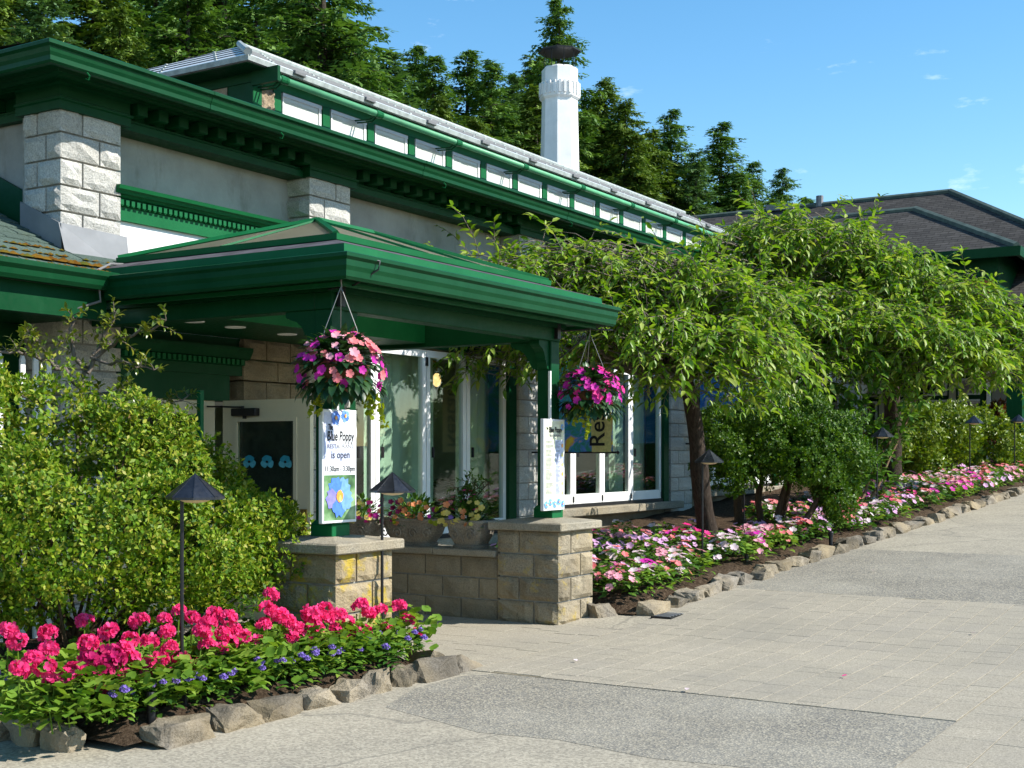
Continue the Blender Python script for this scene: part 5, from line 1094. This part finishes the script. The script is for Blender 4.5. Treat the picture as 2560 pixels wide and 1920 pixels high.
GH = [ball('flower_head', M['p_ger'], 30, .047, .028, k) for k in range(4)]; GHD = [ball('flower_head', M['p_ger_d'], 34, .054, .029, 9)]
def gfol(seed):
    rr = random.Random(seed); P, D, U, S = [], [], [], []
    for i in range(56):
        a = rr.random() * 6.28; r_ = rr.uniform(.02, .19); z = rr.uniform(.06, .30) * (1.1 - r_ * 2); P.append((r_ * math.cos(a), r_ * math.sin(a), z)); D.append((math.cos(a), math.sin(a), rr.uniform(-.2, .5))); U.append((rr.gauss(0, .4), rr.gauss(0, .4), 1)); S.append(rr.uniform(.038, .072))
    return cmesh('foliage', [cloud(P, D, U, S, LEAFR, 1.1)])
GF = [gfol(k) for k in range(4)]
heads = [(35, 510), (80, 558), (220, 525), (225, 600), (205, 675), (250, 735), (390, 467), (405, 570), (500, 518), (410, 660), (510, 635), (455, 770), (640, 465), (600, 550), (755, 460), (770, 515), (690, 560), (780, 590), (555, 710), (655, 730), (675, 665), (775, 705), (825, 420), (885, 450), (990, 430), (1050, 450), (960, 480), (1080, 510), (1120, 540), (950, 570), (930, 520), (1010, 600), (980, 650), (910, 675), (1105, 645), (1250, 345), (1235, 410), (1285, 437), (1215, 483), (1340, 540), (1430, 430), (1500, 410), (1480, 450), (1560, 440), (1600, 470), (1540, 500), (1440, 480), (1460, 510), (1430, 560), (1465, 580), (1660, 395), (1700, 430), (1755, 415), (1640, 520), (1695, 510), (1780, 500), (1840, 395), (1880, 455), (1915, 528), (1025, 520), (1060, 560), (295, 720), (1510, 460), (470, 700), (830, 640), (340, 690), (600, 640), (150, 640), (1180, 560), (1380, 500), (740, 640), (90, 690), (560, 600), (1600, 540), (1330, 470)]
for i, (zx, zy) in enumerate(heads):
    px, py = zx / 1.8433, 1300 + zy / 1.8433; f = min(1, max(0, (py - 1487) / 225)); p = atS(px, py, (1.55 - (.64 - .22 * f)) * 3260 / (py - 1133)); p = atY(px, py, min(6.5, max(5.52, p.y)))
    if p.x > 7.5: p = atY(px, py, 5.55)
    dark = (zx, zy) in ((410, 660), (510, 635), (470, 700)); zb = .12  # three heads get a darker petal colour than the rest
    zone = ('at the left end of the bed' if px < 240 else 'around the nearest lamp pole' if px < 640 else 'in front of the left stone pier')
    T = thing('geranium_plant', ('geranium with darker flower head, ' + ORD[[410, 470, 510].index(zx)] + ' from the left of the three') if dark else 'bright pink geranium with round flower head ' + zone, 'flower', (p.x, p.y, zb), 'geraniums with darker flower heads' if dark else 'bright pink geraniums ' + zone)
    sc = random.uniform(.9, 1.15); fo = obj('foliage', GF[i % 4], M['leaf_ger'], T, (random.uniform(-.04, .04), random.uniform(-.04, .04), max(0, (p.z - zb) - .46)), (0, 0, random.random() * 6), sc); fo['kind'] = 'stuff'
    h = p.z - zb; MB().tube([(random.uniform(-.05, .05), random.uniform(-.05, .05), 0), (random.uniform(-.02, .02), 0, h * .6), (0, 0, h - .03)], [.005, .004, .004], 5).build('stalk', M['leaf_ger'], T, off=(0, 0, 0))
    obj('flower_head', GHD[0] if dark else GH[i % 4], None, T, (0, 0, h), (random.uniform(-.5, .5), random.uniform(-.5, .5), random.random() * 6), random.uniform(.76, 1.02) * (1.2 if dark else 1))
# extra geranium leaves filling the bed between heads
for i in range(58):
    x, y = random.uniform(4.9, 7.45), random.uniform(5.55, 6.6)
    T = thing('geranium_plant', 'leafy geranium without flower filling the left bed', 'flower', (x, y, .12), 'geraniums without flowers in the left bed'); o = obj('foliage', GF[i % 4], M['leaf_ger'], T, (0, 0, random.uniform(-.02, .02)), (0, 0, random.random() * 6), random.uniform(.8, 1.05)); o['kind'] = 'stuff'
    MB().tube([(0, 0, -.02), (.01, 0, .12)], .006, 5).build('stalk', M['leaf_ger'], T, off=(0, 0, 0))
# ageratum along the front edge
def mound(seed, n, r_, h, leaf, tpl=LEAF8, wid=1.3):
    rr = random.Random(seed); P, D, U, S = [], [], [], []
    for i in range(n):
        a = rr.random() * 6.28; el = rr.random() ** .7 * 1.45; q_ = rr.uniform(.55, 1); P.append((r_ * q_ * math.cos(a) * math.cos(el), r_ * q_ * math.sin(a) * math.cos(el), .02 + h * q_ * math.sin(el))); D.append((math.cos(a), math.sin(a), rr.uniform(-.3, .55))); U.append((rr.gauss(0, .35), rr.gauss(0, .35), 1)); S.append(leaf * rr.uniform(.7, 1.25))
    return cmesh('foliage', [cloud(P, D, U, S, tpl, wid)])
AF = [mound(k + 20, 60, .13, .17, .062) for k in range(3)]
tuft = ball('tuft', M['p_purple'], 22, .020, .010, 3)
k = 0; x = 4.75
spots = []
while x < 7.5: spots.append((x, 5.42 + random.uniform(-.04, .05))); x += random.uniform(.13, .19)
for i in range(6): spots.append((4.80 + random.uniform(-.03, .05), 5.5 + i * .2))
for i in range(10): spots.append((random.uniform(5.8, 7.4), random.uniform(5.55, 5.7)))
RZ = at_ground(378, 1822, .1)
for i, (x, y) in enumerate(spots):
    if math.hypot(x - RZ.x, y - RZ.y) < .13 or (abs(x - RZ.x + .03) < .10 and y < RZ.y): continue
    T = thing('ageratum_plant', 'low leafy bedding plant with small purple tufts behind the front stones', 'flower', (x, y, .10), 'purple ageratum along the geranium bed edge'); o = obj('foliage', AF[i % 3], M['leaf_imp'] if i % 3 else M['leaf_ger'], T, None, (0, 0, random.random() * 6), random.uniform(.85, 1.2)); o['kind'] = 'stuff'
    for j in range(random.choice((1, 2, 2, 3))): a = random.uniform(3.2, 6.2); obj('tuft', tuft, None, T, (.10 * math.cos(a), .10 * math.sin(a), random.uniform(.16, .22)), None, random.uniform(.8, 1.2))
# impatiens
IF_ = [mound(k + 40, 75, .17, .20, .075) for k in range(4)]
def bset(m, seed, n=9):
    rr = random.Random(seed); parts = []
    for i in range(n):
        a = rr.random() * 6.28; el = .25 + rr.random() * 1.2; c_ = np.array((.17 * math.cos(a) * math.cos(el), .17 * math.sin(a) * math.cos(el), .04 + .205 * math.sin(el))); nrm = np.array((math.cos(a) * math.cos(el) - .1, math.sin(a) * math.cos(el) - .3, math.sin(el) + .3)); nrm /= np.linalg.norm(nrm)
        u = np.cross(nrm, (0, 0, 1.0)); u /= np.linalg.norm(u) + 1e-9; v = np.cross(nrm, u); s_ = rr.uniform(.030, .041)
        for q in range(5): an = 2 * math.pi * q / 5 + i; parts.append(cloud([c_], [u * math.cos(an) + v * math.sin(an) + nrm * .12], [nrm], [s_], PETR, 1.25))
    me = cmesh('blossoms', parts); me.materials.append(m); return me
IC = [('lavender', 'p_lav', 3), ('coral red', 'p_coral', 3), ('soft pink', 'p_pink', 3), ('blush white', 'p_white', 3), ('magenta', 'p_mag', .7), ('hot pink', 'p_hot', .6)]
IB = {c: [bset(M[m], 100 + i * 7 + j, (4, 8, 11)[j]) for j in range(3)] for i, (c, m, w_) in enumerate(IC)}
def free(x, y):
    for (a, b, r_) in ((15.0, 6.35, .38), (16.7, 6.45, .62), (17.3, 6.0, .4), (16.2, 6.9, .8), (19.2, 5.9, .12), (24.4, 6.9, .9), (26.9, 6.3, .9)):
        if math.hypot(x - a, y - b) < r_: return False
    return True
spots = []; tries = 0
while len(spots) < 290 and tries < 9000:
    tries += 1; u = random.random(); x = 10.95 + (u ** 1.15) * 15.5; y = RB(x) + .15 + random.random() ** 1.1 * (2.6 if x < 15 else 1.75)
    if y > 8.3 or not free(x, y) or (x < 11.0 and y < 5.6): continue
    if 15.6 < x < 16.9 and 5.75 < y < 6.4: continue
    md = .185 if x < 18 else .24
    if all((x - a) ** 2 + (y - b) ** 2 > md * md for a, b in spots): spots.append((x, y))
wts = [w_ for _, _, w_ in IC]
for i, (x, y) in enumerate(spots):
    c = random.choices(IC, wts)[0][0] if not (x < 13.5 and y > 6.6) else 'lavender'
    if mnoise.noise(Vector((x * .9, y * 1.3, 0))) > .25 and c == 'lavender': c = 'coral red'
    zone = 'beside the right stone pier' if x < 12.4 else 'around the cherry trunk' if x < 15.6 else 'around the boxwood shrub' if x < 18 else 'along the far end of the bed'
    T = thing('impatiens_plant', c + ' impatiens plant ' + zone, 'flower', (x, y, gz(x) + .11), c + ' impatiens ' + zone); s_ = random.uniform(.95, 1.3); rz = random.random() * 6
    o = obj('foliage', IF_[i % 4], M['leaf_imp'] if i % 3 else M['leaf_ger'], T, None, (0, 0, rz), s_); o['kind'] = 'stuff'
    o = obj('blossoms', IB[c][i % 3], None, T, None, (0, 0, 0), s_); o['kind'] = 'stuff'
# hanging baskets
def basket(c, label, cols, seed):
    c = Vector(c); T = thing('hanging_basket', label, 'basket', c, 'hanging flower baskets at the canopy corners'); rr = random.Random(seed)
    MB().lathe([(.05, -.16), (.14, -.12), (.19, -.02), (.20, .02), (.17, .02), (.0, .0)], 18, c).build('pot', M['coir'], T, smooth=True)
    top_ = c + Vector((0, 0, .72))
    for k in range(3):
        a = R(120 * k + 40); e_ = c + Vector((.19 * math.cos(a), .19 * math.sin(a), .02)); MB().tube([top_ - Vector((0, 0, .16)), e_.lerp(top_, .35), e_], .003, 5).build('wire', M['wire'], T)
    MB().tube([top_ + Vector((0, .02, .02)), top_ + Vector((0, .015, -.08)), top_ + Vector((.01, 0, -.16)), top_ + Vector((-.01, -.01, -.08)), top_ + Vector((0, .0, .02))], .004, 5).build('hook', M['wire'], T)
    d = rdir(620); d[:, 2] = np.where(d[:, 2] < -.6, -d[:, 2], d[:, 2]); P = d * np.array((.285, .285, .22)) * rng.uniform(.55, 1.0, (620, 1)) + np.array((0, 0, .0)); low = d[:, 2] < 0; P[low, 2] -= .06
    o = obj('foliage', cmesh('foliage', [cloud(P, d + np.array((0, 0, -.45)), unit(d + np.array((0, 0, .8))), rng.uniform(.06, .125, 620), LEAF8, 1.35)]), M['leaf_dark'], T); o['kind'] = 'stuff'
    V_ = [];
    for k in range(7):
        a = rr.random() * 6.28; p = np.array((.16 * math.cos(a), .16 * math.sin(a), -.10)); dv = np.array((math.cos(a) * .5, math.sin(a) * .5, -1.0))
        for q_ in range(int(rr.uniform(8, 17))):
            V_.append(p.copy()); p = p + dv / np.linalg.norm(dv) * .021 + np.array((rr.gauss(0, .007), rr.gauss(0, .007), 0)); dv = dv * np.array((.9, .9, 1))
    V_ = np.repeat(np.array(V_), 2, 0); o = obj('trailing_vine', cmesh('vine', [cloud(V_, rdir(len(V_)), rdir(len(V_)), .035, LEAFR, 1.0)]), M['leaf_lime'], T); o['kind'] = 'stuff'
    bl = {m: bpy.data.meshes.get('blossom_' + m) or blossom('blossom_' + m, M[m]) for m in set(cols[0] + cols[1])}
    for k in range(118):
        upper = k < 78; a = rr.random() * 6.28; el = rr.uniform(.22, 1.35) if upper else rr.uniform(-.55, .45)
        if not upper and rr.random() < .35: a = rr.choice((3.9, 5.0)) + rr.gauss(0, .5)
        n_ = Vector((math.cos(a) * math.cos(el), math.sin(a) * math.cos(el), math.sin(el))); p = Vector((n_.x * .30, n_.y * .30, n_.z * .235)) * rr.uniform(.95, 1.08); m = rr.choice(cols[0] if upper else cols[1])
        ob = obj('blossom', bl[m], None, T, p, None, rr.uniform(.052, .078)); ob.rotation_euler = (n_ + Vector((-.1, -.3, .25))).to_track_quat('Z', 'Y').to_euler()
basket((6.97, 5.70, 2.13), 'hanging basket of coral and purple impatiens above the poppy sign', (['p_coral', 'p_pink', 'p_pink', 'p_coral', 'p_mag'], ['p_mag', 'p_mag', 'p_coral']), 3)
basket((10.66, 5.76, 2.10), 'hanging basket of magenta and hot pink impatiens beside the menu sign', (['p_mag', 'p_hot', 'p_hot', 'p_mag'], ['p_mag', 'p_hot']), 9)
# scroll bracket that carries the right basket
sb = MB(); 
for k in range(3):
    cx_, cz_ = 10.60 + k * .10, 2.60 + .02 * k; sb.tube([(cx_ + .045 * math.cos(a) * (1 - a / 12), 5.9, cz_ + .045 * math.sin(a) * (1 - a / 12)) for a in np.arange(0, 9, .5)], .005, 4)
sb.tube([(10.5, 6.0, 2.68), (10.66, 5.76, 2.70), (10.85, 5.62, 2.70)], .008, 5).tube([(10.5, 6.0, 2.42), (10.66, 5.80, 2.64)], .007, 5)
tag(sb.build('scroll_bracket', M['dark']), 'black wrought iron scroll bracket under canopy above right basket', 'bracket')
# stone planters on the low wall
def planter(yc, ly, label, seed, cols):
    T = thing('planter', label, 'planter', (10.27, yc, .655), 'carved stone planters on the low wall'); rr = random.Random(seed)
    m = MB(); sx, sy = .17, ly / 2; prof_ = [(.70, 0), (.74, .03), (.66, .035), (.72, .06), (.86, .12), (.95, .20), (.98, .235), (1.06, .24), (1.06, .265), (.92, .268), (.90, .22)]
    n_ = 28; vs = [];
    for r_, z in prof_:
        for k in range(n_):
            a = 2 * math.pi * k / n_; ca, sa = math.cos(a), math.sin(a); q_ = (abs(ca) ** 4 + abs(sa) ** 4) ** (-.25); vs.append((10.27 + sx * r_ * ca * q_, yc + sy * r_ * sa * q_, .656 + z))
    m.add(vs, [(i * n_ + k, i * n_ + (k + 1) % n_, (i + 1) * n_ + (k + 1) % n_, (i + 1) * n_ + k) for i in range(len(prof_) - 1) for k in range(n_)]); m.build('pot', M['concrete'], T)
    sc = MB()
    for sg in (-1, 1):
        for base_ in ((-.5,) if ly < .5 else (-.62, .0)):
            cyc = yc + sg * (.09 + (0 if base_ == -.5 else (.16 if base_ < 0 else 0)))
            sc.tube([(10.27 - sx * (.80 + .16 * ((.13 + .06 * math.sin(a)) / .2)) - .004, cyc + sg * .055 * math.cos(a) * (1 - a / 11), .656 + .13 + .06 * math.sin(a) * (1 - a / 11)) for a in np.arange(0, 9.5, .5)], .008, 5)
        for b_ in (.3, .7, 1.1): sc.tube([(10.27 - sx * (.80 + .1 * k / 5) - .006, yc + sg * k / 5 * .05 * b_, .656 + .07 + .13 * k / 5) for k in range(6)], .005, 4)
    sc.build('carving', M['concrete'], T)
    nP = int(260 * ly / .45); d = rdir(nP); d[:, 2] = np.abs(d[:, 2]); P = d * np.array((.2, ly * .55, .24)) * rng.uniform(.4, 1, (nP, 1)) + np.array((0, 0, .25)); P[rng.random(nP) < .25, 2] -= .09
    o = obj('foliage', cmesh('foliage', [cloud(P, d + np.array((0, 0, .2)), d + np.array((0, 0, .6)), rng.uniform(.04, .085, nP), LEAF8, 1.2)]), M['leaf_imp'], T); o['kind'] = 'stuff'
    bl = {c: bpy.data.meshes.get('blossom_' + c) or blossom('blossom_' + c, M[c]) for c in cols}
    for k in range(int(26 * ly / .45)):
        u = rr.uniform(-1, 1); c = cols[min(len(cols) - 1, int((u + 1) / 2 * len(cols) + rr.gauss(0, .5)))] if rr.random() < .75 else rr.choice(cols); p = Vector((-.16 + rr.uniform(-.08, .05), -u * ly * .55, .28 + rr.uniform(-.06, .16)))
        ob = obj('blossom', bl[c], None, T, p, None, rr.uniform(.04, .07)); ob.rotation_euler = Vector((-1 + rr.gauss(0, .3), -.5 + rr.gauss(0, .4), .6)).to_track_quat('Z', 'Y').to_euler()
    return T
planter(6.82, .44, 'short stone planter of yellow and purple petunias nearest the right pier', 1, ['p_yel', 'p_purple', 'p_yel', 'p_or', 'p_yel'])
planter(7.48, .66, 'long stone planter with orange and magenta flowers behind the path lamp', 2, ['p_mag', 'p_burg', 'p_or', 'p_or', 'leaf_lime'])
planter(8.12, .44, 'stone planter with pale yellow petunias beside the left pier', 3, ['p_yel', 'p_lav', 'p_yel', 'p_hot'])
fu = [];
branchy('fuchsia_plant', 'tall fuchsia with drooping pink flowers behind the short planter', 'plant', (10.30, 6.85, .90), [([(10.3, 6.85, .9), (10.32, 6.9, 1.05), (10.3, 7.0 - k * .12, 1.22 + .05 * (k % 2))], .008) for k in range(4)], M['leaf_imp'], .05, 3, M['stem'], twl=.14, seed=6)
for k in range(12):
    o = obj('fuchsia_blossom', bpy.data.meshes.get('blossom_p_hot'), None, bpy.data.objects['fuchsia_plant'], (random.uniform(-.12, .0), random.uniform(-.2, .2), random.uniform(.12, .32)), (R(180), random.uniform(-.5, .5), 0), .04)
# fallen petals on the walk
pm = cmesh('petal', [cloud([(0, 0, 0)], [(1, 0, .05)], [(0, 0, 1)], [1.0], PETR, 1.2)])
for px, py, m, w_ in ((1717, 1725, 'p_white', 'white'), (2104, 1690, 'p_hot', 'pink'), (2428, 1581, 'p_white', 'small white'), (1443, 1652, 'p_white', 'tiny white'), (2187, 1426, 'p_white', 'far white')):
    p = at_ground(px, py, .022); o = obj('fallen_petal', pm.copy(), M[m], None, p, (0, 0, random.random() * 6), .04); tag(o, w_ + ' petal lying on the paved walk ' + ('by the aggregate edge' if px < 2000 else 'right of centre'), 'petal', 'petals fallen on the walk')

# ---------------------------------------------------------------- diner behind the glass
hp = atY(919, 1213, 9.35)
T = thing('person', 'grey-haired person in dark top seated inside behind the window', 'person', (hp.x, hp.y, .06))
sk = [((0, 0, .45), .14), ((0, 0, .70), .15), ((0, 0, .95), .16), ((0, 0, 1.02), .07), ((0, 0, 1.08), .055), ((-.01, -.02, 1.18), .085), ((-.01, -.02, 1.26), .08), ((.20, 0, .95), .06), ((.25, -.1, .70), .048), ((.12, -.3, .66), .038), ((-.20, 0, .95), .06), ((-.25, -.1, .70), .048), ((-.12, -.3, .66), .038), ((.1, -.4, .47), .08), ((.1, -.42, .1), .055), ((-.1, -.4, .47), .08), ((-.1, -.42, .1), .055), ((.1, -.55, .05), .045), ((-.1, -.55, .05), .045)]
ed_ = [(0, 1), (1, 2), (2, 3), (3, 4), (4, 5), (5, 6), (2, 7), (7, 8), (8, 9), (2, 10), (10, 11), (11, 12), (0, 13), (13, 14), (0, 15), (15, 16), (14, 17), (16, 18)]
zo = hp.z - .06 - 1.2
me = bpy.data.meshes.new('body'); me.from_pydata([(p[0], p[1], max(.04, p[2] + (zo if p[2] > .44 else 0))) for p, _ in sk], ed_, []); ob = obj('body', me, None, T); md = ob.modifiers.new('skin', 'SKIN')
for i, (_, r_) in enumerate(sk): me.skin_vertices[0].data[i].radius = (r_, r_ * .85)
me.skin_vertices[0].data[0].use_root = True; ob.modifiers.new('sub', 'SUBSURF').levels = 2
t = NT('seated_person'); sx = t.new('SeparateXYZ'); tc = t.new('TexCoord'); t.ln(tc.outputs['Object'], sx.inputs[0]); t.base(t.mix(t.ramp(sx.outputs[2], [(min(.98, 1.035 + zo), 0.0), (min(.99, 1.045 + zo), 1.0)]), (.03, .035, .05), (.50, .28, .19))).set(.7, .2); me.materials.append(t.m)
hm = MB().lathe([(.092, .0), (.098, .05), (.08, .10), (.04, .13), (0, .135)], 14, (-.01, .0, 1.21 + zo)).build('hair', M['hair'], T, smooth=True, off=(0, 0, 0))

# ---------------------------------------------------------------- conifers behind the building
def conifer_mesh(seed, kind, H=20.0):
    """trunk + whorls of drooping boughs carrying many small needle sprays"""
    rr = np.random.default_rng(seed); P, D, U, S = [], [], [], []; mb = MB()
    mb.tube([(0, 0, -1), (0, 0, H * .5), (0, 0, H * .97)], [H * .016, H * .010, .012], 8)
    z = H * .10; dens = {0: 1.0, 1: 1.15, 2: 1.25}[kind]
    while z < H * .999:
        f = 1 - z / H; Rm = (H * .205) * (f ** .80) * (1.0 if kind != 2 else 1.05) + .05; nb = int(8 + 5 * f) 
        for b in range(nb):
            if rr.random() < .12 * (1 + f): continue
            a = rr.uniform(0, 6.283); L = Rm * rr.uniform(.62, 1.18); up = {0: .05, 1: .22, 2: -.15}[kind] + .35 * (1 - f); dz = rr.uniform(-.12, .12)
            ns = max(5, int(L / .15 * dens)); st = np.array((0, 0, z + rr.uniform(-.2, .2))); dh = np.array((math.cos(a), math.sin(a), 0))
            tt_ = np.linspace(.12, 1, ns); pts = st + dh * (L * tt_)[:, None] + np.array((0, 0, 1.0)) * (L * ((up + dz) * tt_ - .42 * tt_ ** 2 + (.12 * tt_ ** 4)))[:, None]
            if L > .8: mb.tube([tuple(pts[0]), tuple(pts[ns // 2]), tuple(pts[-1])], [.012 + .012 * L, .02, .008], 4, False)
            sdv = np.array((-dh[1], dh[0], 0))
            for i in range(ns):
                wdt = .55 * (1 - .55 * tt_[i]) * min(1, L * .5) + .12
                for sg in (-1, 1, 0):
                    dd = dh * (.75 if sg else 1) + sdv * sg * .85 + np.array((0, 0, rr.normal(-.32 if kind != 1 else -.05, .22))); P.append(pts[i] + rr.normal(0, .05, 3)); D.append(dd + rr.normal(0, .18, 3)); U.append((rr.normal(0, .4), rr.normal(0, .4), 1)); S.append((wdt + .16) * rr.uniform(.6, 1.2))
                    if kind == 2 or rr.random() < .5: P.append(pts[i] + rr.normal(0, .08, 3)); D.append(dd * .4 + np.array((0, 0, -.8))); U.append((rr.normal(), rr.normal(), .3)); S.append((wdt + .12) * rr.uniform(.45, .85))
        z += H * .022 * (.75 + .6 * f) 
    SPR = (np.array([(0, 0, 0), (.30, .16, .02), (.22, -.17, .02), (.55, .03, 0), (.62, .19, -.05), (.60, -.18, -.05), (1, 0, -.10), (.8, .10, -.04), (.82, -.10, -.04)]), [np.array([(0, 3, 1), (0, 2, 3), (3, 4, 1), (3, 2, 5), (3, 7, 4), (3, 5, 8), (3, 8, 7), (7, 8, 6)])])
    SPR = (SPR[0], [np.array([(0, 3, 1), (0, 2, 3), (3, 7, 4), (3, 5, 8), (3, 6, 7)])])
    return mb.mesh('trunk'), cmesh('crown', [cloud(P, D, U, S, SPR, 1.05)])
CM = [conifer_mesh(11, 0), conifer_mesh(12, 0), conifer_mesh(13, 1), conifer_mesh(14, 2), conifer_mesh(15, 2)]
CT = [(-110, -220, 40, 3), (30, -180, 43, 3), (110, -60, 38, 2), (235, -140, 44, 3), (300, 20, 37, 4), (390, -210, 46, 0), (470, -90, 41, 1), (560, -230, 47, 0), (640, -70, 42, 1), (720, -190, 48, 1), (806, -330, 36, 0), (880, 70, 52, 0), (973, 130, 54, 2), (1036, 112, 57, 0), (1082, 139, 55, 1), (1168, 122, 58, 0), (1227, 150, 56, 1), (1285, 190, 60, 2), (1398, -8, 62, 0), (1340, 215, 58, 4), (1470, 235, 66, 1), (1512, 195, 64, 4), (1564, 245, 62, 3), (1625, 320, 66, 4), (1677, 273, 68, 0), (1740, 380, 66, 2), (1802, 305, 72, 0), (1845, 430, 70, 1), (1884, 404, 76, 1), (1957, 420, 80, 0), (2022, 495, 84, 1), (1930, 500, 74, 2), (1100, 240, 50, 4), (950, 230, 48, 3), (1190, 290, 52, 3)]
CN = ['dark green fir', 'dark green fir', 'bluish green fir', 'olive green cedar', 'olive green cedar']
_base = list(CT)
for k_, (px, py, s_, kd) in enumerate(_base):
    if px not in (806,): CT.append((px + random.choice((-52, 48)) + random.randint(-12, 12), py + random.randint(70, 150), s_ + random.uniform(4, 9), (kd + 1 + k_) % 5))
where = sorted(range(len(CT)), key=lambda i: CT[i][0])
for rank, i in enumerate(where):
    px, py, s_, kd = CT[i]; tp = atS(px, py, s_); zb = 0.0; H = tp.z - zb; tm, cm = CM[kd]
    if px == 1398: lab = 'tallest fir standing right behind the white chimney'
    elif px == 806: lab = 'tall fir with long bare-tipped boughs against the sky above clerestory roof'
    else: lab = CN[kd] + ', ' + ORD[rank] + ' from the left in the tree line behind roof'
    T = thing('conifer_tree', lab, 'tree', (tp.x, tp.y, zb), 'conifers behind the building', random.random() * 6.28)
    wd = H / 20 * random.uniform(1.35, 1.75) * {806: .85, 1398: .85, 1512: 1.0}.get(px, 1.0); obj('trunk', tm, M['cbark'], T, None, None, (wd, wd, H / 20)); o = obj('crown', cm, M[{0: 'con0', 1: 'con0', 2: 'con1', 3: 'con2', 4: 'con2'}[kd]] if not cm.materials else None, T, None, None, (wd, wd, H / 20)); o['kind'] = 'stuff'
# low wood closing the gaps between the trunks
P = []; 
for k in range(5200):
    s_ = random.uniform(66, 92); px = random.uniform(-350, 2000); p = atS(px, 600, s_); P.append((p.x, p.y, random.uniform(0, 15) * (1 if px < 1400 else .75)))
P = np.array(P); d = rdir(len(P)); o = obj('far_wood', cmesh('far_wood', [cloud(P, d, rdir(len(P)), rng.uniform(1.2, 2.6, len(P)), LEAF8, 1.3)]), M['con0']); o['kind'] = 'stuff'; o['label'] = 'dark undergrowth of the wood behind the conifers'; o['category'] = 'wood'
